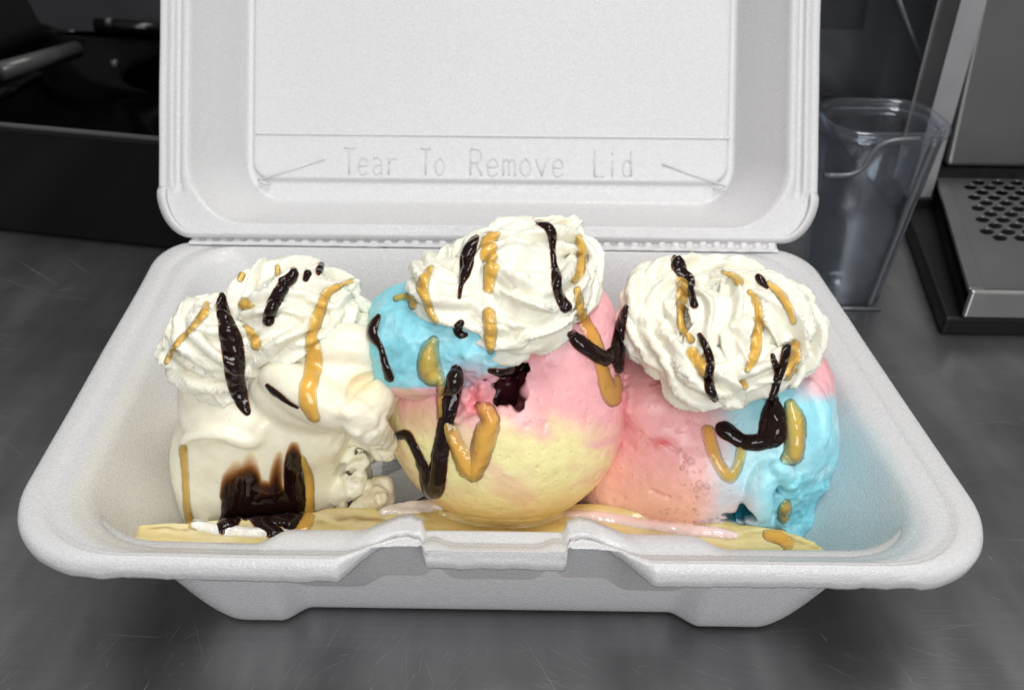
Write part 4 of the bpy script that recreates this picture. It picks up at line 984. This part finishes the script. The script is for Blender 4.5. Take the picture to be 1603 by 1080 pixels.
# ---------------- melted ice cream
def puddle(strokes, key, hmax, col, label, name='melted_ice_cream', group=None):
    blob_sheet(name, M_PUDDLE, key, strokes, hmax, col=col, label=label, cat='melted ice cream', smooth_it=6, jump=.5)
reg('tray2', Vt, Ft)
puddle([[(305, 820, 8), (345, 828, 9), (390, 832, 8), (430, 834, 7), (465, 832, 5)]], ['banana', 'van'], .10, (0.92, 0.90, 0.83), 'white melted vanilla pooling on the banana under the chocolate patch')
puddle([[(600, 800, 7), (640, 792, 12), (690, 788, 10)]], ['banana'], .12, (0.88, 0.78, 0.70), 'pale pinkish melt on the banana between the crumb and the middle scoop')
puddle([[(885, 803, 5), (940, 808, 8), (1000, 818, 8), (1060, 827, 9), (1118, 833, 9), (1150, 838, 6)]], ['banana', 'right'], .07, (0.93, 0.72, 0.70), 'pink frothy melt along the foot of the rightmost scoop')

puddle([[(690, 802, 4), (720, 811, 6), (760, 818, 7), (810, 820, 7), (850, 815, 6), (885, 804, 4)]], ['banana', 'mid'], .06, (0.93, 0.74, 0.36), 'yellow melt ringing the foot of the middle scoop')
# ---------------- syrups
def A(*r): return [(200 + q[0] / 2.16, 380 + q[1] / 2.16, q[2] / 2.16, *q[3:]) for q in r]
def B(*r): return [(540 + x / 2.0, 320 + y / 2.0, q / 2.0) for x, y, q in r]
def Cc(*r): return [(860 + x / 2.16, 380 + y / 2.16, q / 2.16) for x, y, q in r]
L_ = ['cream_l', 'van', 'crumb', 'banana']; Mi = ['cream_m', 'mid', 'banana']; Ri = ['cream_r', 'right', 'banana']
def choc(st, key, label, h=.17, soft=2.0, **k): blob_sheet('chocolate_drip', M_CHOC, key, st, h * .72, soft=soft, grow=1.6 if False else 1.2, label=label, cat='chocolate syrup', group='chocolate syrup drips on the banana split', jump=k.pop('jump', .45), **k)
def cara(st, key, label, h=.048, soft=5.0, **k): blob_sheet('caramel_drip', M_CARA, key, st, h, soft=soft, grow=1.6 if False else 1.2, label=label, cat='caramel syrup', group='caramel syrup drips on the banana split', jump=k.pop('jump', .45), **k)
# vanilla side: caramel first, chocolate over it
cara([A((268, 208, 9), (262, 232, 15), (238, 262, 12), (215, 290, 9), (180, 325, 9), (148, 370, 9), (132, 402, 8))], L_, 'caramel streak curving down the left edge of the leftmost whipped cream')
cara([A((397, 208, 23), (412, 212, 14))], L_, 'round caramel dot between the two big chocolate stripes on the left cream', h=.16)
cara([A((400, 285, 8), (418, 305, 13), (430, 330, 18), (432, 345, 17))], L_, 'short caramel drop just right of the widest chocolate stripe')
cara([A((758, 128, 6), (725, 142, 8), (695, 155, 12), (672, 172, 16), (655, 215, 18), (638, 265, 20), (622, 315, 17), (625, 345, 24), (630, 400, 28), (622, 450, 28), (608, 500, 28), (612, 550, 28), (632, 592, 17))], L_, 'longest caramel run, from the tip of the left cream down the vanilla ledge')
cara([A((186, 695, 13), (192, 760, 11), (196, 830, 10), (200, 895, 12), (212, 945, 13), (228, 960, 9))], L_, 'thin caramel run down the lower left side of the vanilla scoop')
cara([A((585, 735, 16), (605, 790, 20), (610, 870, 20), (598, 940, 28), (575, 975, 22))], L_, 'caramel pool edging the right side of the big chocolate patch')
cara([A((506, 82, 7), (507, 108, 8))], L_, 'tiny caramel dab at the top of the left whipped cream')
cara([A((388, 108, 9), (380, 122, 9))], L_, 'small caramel smear on the upper left crest of the left cream')
choc([A((318, 178, 9), (318, 205, 18), (325, 245, 22), (332, 262, 24), (340, 300, 32), (352, 340, 37), (360, 400, 36), (362, 450, 31), (374, 500, 28), (392, 548, 20), (404, 572, 11))], L_, 'widest chocolate stripe, down the middle of the left whipped cream', h=.22)
choc([A((560, 95, 11), (556, 115, 19), (532, 138, 19), (512, 172, 22), (494, 205, 22), (480, 240, 19), (476, 262, 19)), A((520, 128, 10), (540, 120, 10))], L_, 'slanting chocolate stripe near the top of the left whipped cream', h=.2)
choc([A((608, 105, 12), (602, 122, 9))], L_, 'smallest chocolate dot at the top of the left cream')
choc([A((655, 76, 9), (648, 92, 12), (645, 102, 7))], L_, 'short chocolate drop at the top right of the left cream')
choc([A((472, 483, 6), (492, 502, 10), (520, 522, 9), (548, 542, 6), (574, 556, 4))], L_, 'thin chocolate streak under the left whipped cream')
choc([A((302, 966, 13), (330, 958, 28), (350, 925, 34), (358, 880, 40, .95), (368, 830, 40, .7), (385, 780, 34, .4)), A((350, 850, 38, .8), (348, 800, 30, .45), (370, 760, 24, .22)), A((400, 870, 48), (408, 810, 44, .7), (412, 760, 30, .35), (414, 722, 14, .15)), A((400, 810, 30, .6), (450, 830, 30, .55), (500, 840, 30, .7)), A((400, 890, 48), (450, 890, 42), (490, 890, 46), (530, 880, 46)),
      A((425, 900, 30), (455, 940, 32), (485, 972, 26), (528, 986, 13)), A((440, 860, 26, .7), (450, 820, 20, .35)), A((548, 955, 22), (562, 900, 38), (565, 840, 36), (562, 780, 34), (560, 730, 28, .85), (562, 690, 18, .5)), A((500, 870, 26, .9), (500, 800, 22, .6), (506, 750, 18, .45), (514, 715, 11, .3)), A((500, 925, 30), (550, 935, 28)), A((577, 865, 26)), A((560, 925, 20))], L_, 'large chocolate patch on the front of the vanilla scoop', h=.2, soft=3.0)
# middle side
cara([B((478, 92, 7), (455, 105, 20), (448, 135, 26), (450, 160, 27))], Mi, 'broad caramel band over the upper left of the middle cream')
cara([B((458, 200, 24), (452, 235, 18), (450, 262, 16))], Mi, 'caramel patch in the middle fold of the central cream')
cara([B((450, 340, 18), (455, 390, 21), (455, 435, 16), (456, 460, 9))], Mi, 'straight caramel drop low on the front of the middle cream', h=.16)
cara([B((270, 198, 7), (252, 225, 14), (242, 262, 18), (255, 300, 13), (268, 340, 11), (285, 366, 8))], Mi, 'caramel streak wrapping the left lobe of the middle cream')
cara([B((733, 102, 9), (742, 140, 15), (742, 180, 15), (732, 218, 14), (718, 238, 10))], Mi, 'curved caramel streak on the right edge of the middle cream')
cara([B((728, 268, 10), (735, 320, 16), (752, 370, 20), (780, 420, 20), (795, 470, 20), (808, 520, 20), (822, 575, 24), (842, 610, 22), (856, 575, 14), (852, 545, 10))], Mi, 'caramel loop running down the pink right side of the middle scoop')
cara([B((278, 425, 12), (265, 460, 28), (262, 500, 36), (270, 530, 36), (292, 548, 20))], Mi, 'olive tinted caramel drop on the blue part of the middle scoop', h=.2, soft=12)
cara([B((300, 560, 12), (302, 620, 15), (320, 690, 24), (352, 760, 24), (382, 820, 32), (404, 848, 20)), B((404, 840, 26), (425, 780, 34), (440, 720, 36), (455, 680, 30), (440, 645, 26), (420, 632, 12))], Mi, 'wide caramel V on the yellow front of the middle scoop', h=.17, soft=10)
cara([B((160, 294, 9), (185, 288, 10), (210, 298, 12), (212, 315, 12))], Mi, 'thin caramel trace on the top edge of the blue layer')
choc([B((412, 104, 8), (396, 128, 17), (383, 170, 22), (376, 212, 17), (364, 250, 7), (358, 292, 4))], Mi, 'chocolate stripe on the upper left of the middle cream', h=.2)
choc([B((605, 58, 8), (632, 68, 12), (648, 95, 13), (650, 140, 8), (655, 190, 8), (662, 225, 15), (664, 262, 13), (676, 295, 15), (691, 321, 18))], Mi, 'beaded chocolate thread down the right of the middle cream', h=.18)
choc([B((362, 372, 10), (352, 390, 13), (362, 408, 11), (378, 408, 6))], Mi, 'small hooked chocolate drop where the middle cream meets the blue')
choc([B((172, 722, 14), (195, 722, 14), (215, 755, 12), (238, 805, 15), (258, 860, 22), (276, 892, 30), (288, 860, 28), (298, 780, 26), (315, 690, 24), (335, 600, 26), (345, 545, 25), (348, 520, 17))], Mi, 'long chocolate V on the left front of the middle scoop', h=.24)
choc([B((455, 520, 7), (490, 528, 12), (520, 524, 12), (548, 518, 13), (566, 512, 13))], Mi, 'chocolate sliver lying over the top of the dark red pit')
choc([B((712, 410, 15), (735, 432, 23), (775, 460, 23), (815, 482, 24), (832, 462, 12))], Mi, 'thick chocolate finger on the pink upper right of the middle scoop', h=.26)
choc([B((880, 322, 7), (868, 360, 14), (858, 410, 17), (852, 465, 22), (858, 515, 14))], Mi + Ri, 'chocolate run in the gap between the middle and right scoops', jump=1.2)
choc([B((105, 350, 6), (90, 380, 14), (86, 408, 15), (112, 450, 8), (126, 500, 10), (140, 542, 13))], Mi + L_, 'ragged chocolate run between the vanilla scoop and the blue layer', jump=1.2)
# right side
cara([Cc((452, 128, 22), (450, 185, 20), (443, 245, 11), (450, 290, 14), (478, 328, 12))], Ri, 'caramel streak on the upper left of the right cream')
cara([Cc((482, 372, 20), (508, 408, 21), (525, 445, 10))], Ri, 'caramel drop beside the curved chocolate thread on the right cream')
cara([Cc((588, 98, 6), (618, 110, 9), (640, 132, 16))], Ri, 'small caramel dab at the top middle of the right cream')
cara([Cc((678, 165, 8), (695, 190, 13), (705, 230, 15), (706, 285, 18), (700, 340, 18), (686, 400, 15), (670, 428, 9))], Ri, 'long curved caramel streak on the right cream, right of its hollow')
cara([Cc((742, 138, 8), (770, 162, 12), (792, 188, 14), (812, 225, 12), (825, 268, 8))], Ri, 'caramel streak along the upper right crest of the right cream')
cara([Cc((832, 345, 15), (832, 385, 19), (822, 425, 20), (808, 452, 14))], Ri, 'caramel drop at the lower right edge of the right cream')
cara([Cc((536, 635, 20), (550, 690, 22), (572, 745, 17), (608, 788, 22), (632, 765, 16), (648, 712, 16), (645, 690, 12))], Ri, 'thin olive caramel V low on the front of the right scoop', soft=10)
cara([Cc((815, 548, 20), (828, 600, 36), (832, 660, 35), (825, 715, 33), (800, 728, 18)),], Ri, 'broad olive caramel drop on the blue front of the right scoop', h=.2, soft=13)
cara([Cc((802, 880, 12), (796, 905, 22), (792, 930, 17))], Ri, 'small caramel drop in the blue crack of the right scoop', h=.12)
cara([Cc((745, 985, 22), (775, 990, 26), (805, 1012, 20))], Ri + ['tray'], 'caramel blob at the foot of the blue side, above the banana')
cara([Cc((652, 470, 9), (660, 484, 12))], Ri, 'tiny caramel dot at the lower edge of the right cream')
choc([Cc((428, 52, 12), (436, 75, 23), (450, 102, 17), (478, 125, 13), (480, 155, 9), (484, 185, 10), (490, 208, 13))], Ri, 'beaded chocolate drip at the top left of the right cream', h=.2)
choc([Cc((508, 312, 7), (528, 350, 12), (545, 405, 13), (538, 455, 14), (545, 500, 16), (560, 528, 10))], Ri, 'curved chocolate thread down the front left of the right cream', h=.18)
choc([Cc((706, 115, 9), (716, 128, 13), (735, 150, 5))], Ri, 'short chocolate drop on the top right of the right cream')
choc([Cc((803, 352, 15), (792, 405, 14), (775, 450, 14), (762, 500, 12), (756, 540, 22), (757, 590, 42), (755, 640, 48), (735, 665, 30), (700, 675, 27), (655, 672, 24), (622, 652, 25), (592, 632, 28), (580, 625, 16)), Cc((755, 382, 6), (762, 410, 9), (775, 440, 12))], Ri, 'heavy chocolate hook from the right cream to the scoop front', h=.27, jump=.8)
print('syrup', time.time() - T0)

# froth along the right scoop: glassy half bubbles, a mass nobody could count
def froth():
    r = np.random.default_rng(2); parts = []; tr = BVH['right']
    sp = [(1077, 661, 4), (1082, 722, 6), (1072, 714, 4), (1068, 732, 4), (1095, 757, 6), (1106, 760, 5), (1090, 766, 5), (1078, 792, 3), (1092, 778, 3), (1100, 818, 5), (1085, 828, 4), (1112, 814, 4)]
    for _ in range(45): sp.append((1060 + 60 * r.random(), 700 + 130 * r.random(), 1.2 + 1.6 * r.random() ** 2))
    for _ in range(30): sp.append((905 + 190 * r.random(), 795 + 10 * r.random() + 0.0, 1.2 + 1.4 * r.random()))
    for px, py, q in sp:
        d = (px - 801.5) / F_PX * RIGHT - (py - 540) / F_PX * UP + FWD; h = tr.ray_cast(Vector(CAM), Vector(d / np.linalg.norm(d)))
        if h[0] is None: continue
        c = np.array(h[0]); rr = q / 55
        V = []; F = []
        for i in range(7):
            th = math.pi * i / 6
            for k in range(10): a = k * math.pi / 5; V.append(c + rr * np.array([math.sin(th) * math.cos(a), math.sin(th) * math.sin(a), math.cos(th)]))
        for i in range(6):
            for k in range(10): l = (k + 1) % 10; F.append((i * 10 + k, (i + 1) * 10 + k, (i + 1) * 10 + l, i * 10 + l))
        parts.append((V, F))
    V, F = merge(parts); m, nt, b = new_mat('bubble'); tr_ = nt.nodes.new('ShaderNodeBsdfTransparent'); tr_.inputs[0].default_value = (0.93, 0.93, 0.93, 1)
    mx = nt.nodes.new('ShaderNodeMixShader'); fr = nt.nodes.new('ShaderNodeLayerWeight'); fr.inputs[0].default_value = 0.45
    b.inputs['Base Color'].default_value = (0.8, 0.6, 0.6, 1); b.inputs['Roughness'].default_value = 0.08
    nt.links.new(mathn(nt, 'MULTIPLY', fr.outputs['Facing'], 0.55), mx.inputs[0]); nt.links.new(tr_.outputs[0], mx.inputs[1]); nt.links.new(b.outputs[0], mx.inputs[2]); nt.links.new(mx.outputs[0], nt.nodes['Material Output'].inputs[0])
    tag(mesh_obj('froth', V, F, m), 'small air bubbles in the melting pink skin of the rightmost scoop', 'froth', kind='stuff')
froth()

# ------------------------------------------------------------------ things behind
def rrect(hx, hy, r, n=6, cx=0, cy=0):
    P = []
    for (sx, sy, a0) in ((1, -1, -90), (1, 1, 0), (-1, 1, 90), (-1, -1, 180)):
        for k in range(n + 1):
            a = math.radians(a0 + 90 * k / n); P.append((cx + sx * (hx - r) + r * math.cos(a), cy + sy * (hy - r) + r * math.sin(a)))
    return P
def pan(loops, closed_bottom=True):
    """stack of equal length outlines [(pts2d, z)] -> skin"""
    V = []; F = []; m = len(loops[0][0])
    for P, z in loops: V += [(x, y, z) for x, y in P]
    for k in range(len(loops) - 1):
        for i in range(m): j = (i + 1) % m; F.append((k * m + i, k * m + j, (k + 1) * m + j, (k + 1) * m + i))
    if closed_bottom: F.append(tuple((len(loops) - 1) * m + i for i in range(m))[::-1])
    return V, F
def rot2(V, a, c):
    V = np.array(V, float); x, y = V[:, 0] - c[0], V[:, 1] - c[1]; V[:, 0] = c[0] + x * math.cos(a) - y * math.sin(a); V[:, 1] = c[1] + x * math.sin(a) + y * math.cos(a); return V
# left: black open pan
def black_pan():
    a = U(0, 372, z=0); b = U(250, 400, z=0); ang = math.atan2(b[1] - a[1], b[0] - a[0]); c = (-20, (a[1] + b[1]) / 2 - 0.1)
    root = thing('black_pan', (-20, 33, 0), 'deep glossy black open pan behind the foam box on the left', 'pan')
    H = 5.4; cx, cy = -24.0, 40.8; hx, hy = 17.0, 17.0
    L = [(rrect(hx - .6, hy - .5, 1.5, 6, cx, cy), 0.0), (rrect(hx - .3, hy - .2, 1.8, 6, cx, cy), 0.4), (rrect(hx - .1, hy, 2, 6, cx, cy), H - .5), (rrect(hx, hy + .1, 2, 6, cx, cy), H - .15), (rrect(hx, hy + .1, 2, 6, cx, cy), H),
         (rrect(hx - .5, hy - .4, 2, 6, cx, cy), H + .02), (rrect(hx - 1.2, hy - 1.1, 2, 6, cx, cy), H - .3), (rrect(hx - 2.2, hy - 2.2, 2.5, 6, cx, cy), 1.2), (rrect(hx - 3.5, hy - 3.5, 2.5, 6, cx, cy), .6)]
    V, F = pan(L); V = rot2(V, ang, (cx, cy)); mesh_obj('body', V, F, M_BLACK, root)
    P = np.array([(x, y, H + .10) for x, y in rrect(hx - .15, hy - .05, 2, 8, cx, cy)]); P = rot2(P, ang, (cx, cy)); V, F = tube(P, .13, 8, closed=True); mesh_obj('rim', V, F, M_BLACK_HIGHLIGHT, root)  # rim coloured lighter grey to stand in for its highlight line
    # ribs inside; the thickest bar is a highlight painted in lighter grey
    for (p1, p2, r_) in ((U(0, 112, y=40), U(120, 78, y=46), .55), (U(150, 40, y=52), U(262, 46, y=52), .5), (U(-30, 165, y=36), U(60, 120, y=44), .35)):
        V, F = tube([p1, p2], r_, 12); o = mesh_obj('bar', V, F, M_BLACK_HIGHLIGHT if r_ > .52 else M_BLACK, root)
    for px, py in ((171, 35), (180, 100), (140, 207)):
        V, F = tube([U(px - 4, py, y=44), U(px + 4, py, y=44)], .28, 10); mesh_obj('stud', V, F, M_BLACK_HIGHLIGHT, root)
black_pan()
V, F = box(-48, -21, 56, 61, 0, 24)
tag(bevel(mesh_obj('grey_box', V, F, M_GREYBOX, smooth=False), .6), 'plain grey box standing far back behind the black pan', 'box')

# right: clear pan, taller clear bin behind it, dispenser with drip tray
def clear_pan():
    root = thing('clear_pan', (13, 21, 0), 'clear plastic food pan with a moulded rim behind the right corner of the foam box', 'food pan')
    c = U(1380, 484, z=0); H = 10.4; x1 = c[0] - 0.2; y0 = c[1]
    tr = U(1475, 222, y=y0 - 0.6); H = tr[2]; xt = tr[0]
    def ol(k):  # k: 0 bottom, 1 top
        xr = x1 + .35 + (xt + .25 - x1) * k; xl = 12.6 - .7 * k; yf = y0 - .3 * k; yb = y0 + 3.0 + .4 * k; return rrect((xr - xl) / 2, (yb - yf) / 2, 1.3, 6, (xr + xl) / 2, (yf + yb) / 2)
    L = [(ol(0), .0), (ol(0.03), .25), (ol(.5), H * .5), (ol(.62), H * .62)]
    L += [(rr_, z) for rr_, z in ((ol(.66), H * .62 + .02), (ol(.97), H - .5), (ol(1.0), H - .1))]
    V, F = pan(L, False); m = 28; F.append(tuple(range(m))[::-1]); mesh_obj('body', V, F, M_CLEAR, root).modifiers.new('thick', 'SOLIDIFY').thickness = .22 * S
    P = np.array([(x, y, H) for x, y in ol(1.06)]); V, F = tube(P, .24, 8, closed=True); mesh_obj('rim', V, F, M_CLEAR, root)
    # moulded handle lip under the rim
    hp = [U(a, b, y=y0 - .75) for a, b in ((1290, 275), (1330, 274), (1352, 262), (1362, 245), (1378, 228), (1400, 220), (1440, 218))]
    V, F = tube(cr(hp, .3), .10, 8); mesh_obj('handle_lip', V, F, M_CLEAR_RIM, root)
    for ci, r_ in ((2, .14), (5, .10)):
        pth = [np.array([*L[q][0][ci], L[q][1] + .02]) for q in range(len(L))]
        V, F = tube(pth, r_, 8); mesh_obj('corner_edge', V, F, M_CLEAR_RIM, root)
    V, F = tube([U(1290, 482, y=y0 - .1), U(1378, 484, y=y0 - .1)], .08, 8); mesh_obj('base_edge', V, F, M_CLEAR_RIM, root)
def clear_bin():
    root = thing('clear_bin', (16, 34, 0), 'tall smoky clear bin standing behind the clear food pan', 'bin')
    V, F = box(4, 23.0, 32, 44, 0.0, 21); V = np.array(V, float); V[4:, 0] += np.array([0, -3.2, 0, -3.2]) * 1
    o = bevel(mesh_obj('body', V, F, M_CLEAR, root, smooth=False), .5)
    V, F = tube([U(1405, -5, y=31.6), U(1455, 130, y=31.6), U(1470, 190, y=31.6)], .12, 8); mesh_obj('seam', V, F, M_CLEAR_RIM, root)
M_CLEAR_RIM = plain_mat('clear_edge', (0.10, 0.105, 0.115), 0.2, 0.0, bmp=0.00002)
clear_pan(); clear_bin()
def dispenser():
    root = thing('dispenser', (30, 40, 0), 'brushed steel drinks dispenser body with a pale edge strip at the right', 'dispenser')
    # face plane of the machine
    yb = 27.0; top = U(1530, 0, y=yb); bot = U(1462, 258, y=yb)
    p = [U(1545, -40, y=yb), U(1480, 262, y=yb)]
    V = []; xl_t = p[0]; xl_b = p[1]
    for y in (yb, yb + 14):
        V += [(xl_b[0], y, xl_b[2]), (60, y, xl_b[2]), (60, y, 34), (xl_t[0] + (34 - xl_t[2]) * (xl_t[0] - xl_b[0]) / (xl_t[2] - xl_b[2]), y, 34)]
    F = [(0, 1, 2, 3), (4, 7, 6, 5), (0, 3, 7, 4), (1, 5, 6, 2), (3, 2, 6, 7), (0, 4, 5, 1)]
    bevel(mesh_obj('body', V, F, M_STEEL, root, smooth=False), .25)
    q = [U(1530, -30, y=yb - .7), U(1424, 357, y=yb - .7)]; wx = U(1434, 357, y=yb - .7)[0] - q[1][0] + .25
    V = []
    for y in (yb - .7, yb + 1.5):
        for c in q: V += [(c[0] - wx * .6, y, c[2]), (c[0] + wx * .9, y, c[2])]
    F = [(0, 1, 3, 2)[::-1], (4, 5, 7, 6), (0, 2, 6, 4), (1, 5, 7, 3), (0, 4, 5, 1), (2, 3, 7, 6)]
    bevel(mesh_obj('edge_strip', V, F, M_TRIM, root, smooth=False), .12)
    g = U(1480, 262, y=yb)
    V, F = box(g[0] - .6, 60, yb - .2, yb + 10, g[2] - 1.2, g[2] - .05); mesh_obj('shadow_gap', V, F, M_BLACK_MATT, root, smooth=False)
    V, F = box(U(1450, 400, z=0)[0], 60, yb - 1.0, yb + 14, 0, g[2] - 1.25); mesh_obj('plinth', V, F, M_BLACK_MATT, root, smooth=False)
def drip_tray():
    root = thing('drip_tray', (27, 20, 0), 'black drip tray with a perforated steel grate and bright front lip at the right', 'drip tray')
    # grate height from its front left corner standing over the foot of the base
    y0 = 16.2; fl = U(1522, 452, y=y0); Z = fl[2]; bl = U(1466, 266, z=Z); x0 = fl[0]
    ex = np.array([1, 0.0]); back = bl[1]; sx = (bl[0] - x0) / (bl[1] - y0)
    # grate: square cells each with a round hole
    pitch = .92; rad = .31; V = []; F = []; W = 16
    def cell(cx, cy, hole, wx, wy):
        b = len(V); m = 16
        for k in range(m):
            a = 2 * math.pi * k / m; u, w_ = math.cos(a), math.sin(a); s_ = 1 / max(abs(u), abs(w_))
            V.append((cx + u * s_ * wx / 2, cy + w_ * s_ * wy / 2, Z))
        if hole:
            for dz in (0, -.02, -.05):
                for k in range(m): a = 2 * math.pi * k / m; rr_ = rad * (1.04 if dz == 0 else 1); V.append((cx + rr_ * math.cos(a), cy + rr_ * math.sin(a), Z + dz))
            for ring in range(3):
                for k in range(m): l = (k + 1) % m; F.append((b + ring * m + k, b + ring * m + l, b + (ring + 1) * m + l, b + (ring + 1) * m + k))
        else: F.append(tuple(b + k for k in range(m)))
    ny = int((back - y0) / (pitch * .62)); wy = (back - y0) / ny
    for j in range(ny):
        for i in range(int(W / pitch)):
            cx = x0 + pitch * (i + .5 + .5 * (j % 2)); cy = y0 + wy * (j + .5)
            hole = 5 <= j < ny - 2 and cx > x0 + 1.2 and (j > 6 or cx > x0 + 3.0 - (j - 5) * .3) and (cx - x0) < 14
            cell(cx, cy, hole, pitch, wy)
    V = np.array(V); V[:, 0] += (V[:, 1] - y0) * sx
    mesh_obj('grate', V, F, M_STEEL, root, smooth=False)
    # tray pan under the grate, its rim and the front lip
    yb_ = back + .1
    def prism(x_l0, x_l1, x_r, ya, yb2, z0, z1):
        V = [(x_l0, ya, z0), (x_r, ya, z0), (x_r, yb2, z0), (x_l1, yb2, z0), (x_l0, ya, z1), (x_r, ya, z1), (x_r, yb2, z1), (x_l1, yb2, z1)]
        return V, [(3, 2, 1, 0), (4, 5, 6, 7), (0, 1, 5, 4), (1, 2, 6, 5), (2, 3, 7, 6), (3, 0, 4, 7)]
    d = sx * (yb_ - y0)
    V, F = prism(x0 - .05, x0 + d - .05, x0 + 20, y0 + .03, yb_, Z - 1.25, Z - .7); mesh_obj('tray_pan', V, F, M_BLACK_MATT, root, smooth=False)
    V, F = prism(x0 - .12, x0 + d - .12, x0 + .5, y0 + .02, yb_, Z - .20, Z + .015); V = np.array(V); V[[2, 6], 0] += d; bevel(mesh_obj('side_rim', V, F, M_STEEL, root, smooth=False), .05)
    V, F = prism(x0 - .12, x0 - .12, x0 + 20, y0 - .25, y0, Z - 1.2, Z + .03); bevel(mesh_obj('front_lip', V, F, M_STEEL_BRIGHT, root, smooth=False), .12)
    f = U(1490, 512, z=0)
    V, F = prism(x0 - .7, x0 + d - .9, x0 + 20, y0 - .1, yb_ + 3, 0.0, Z - 1.27); bevel(mesh_obj('base', V, F, M_BLACK_MATT, root, smooth=False), .15)
    print('tray Z', Z, 'back', back, 'x0', x0, 'sx', sx)
dispenser(); drip_tray()
print('done', time.time() - T0)
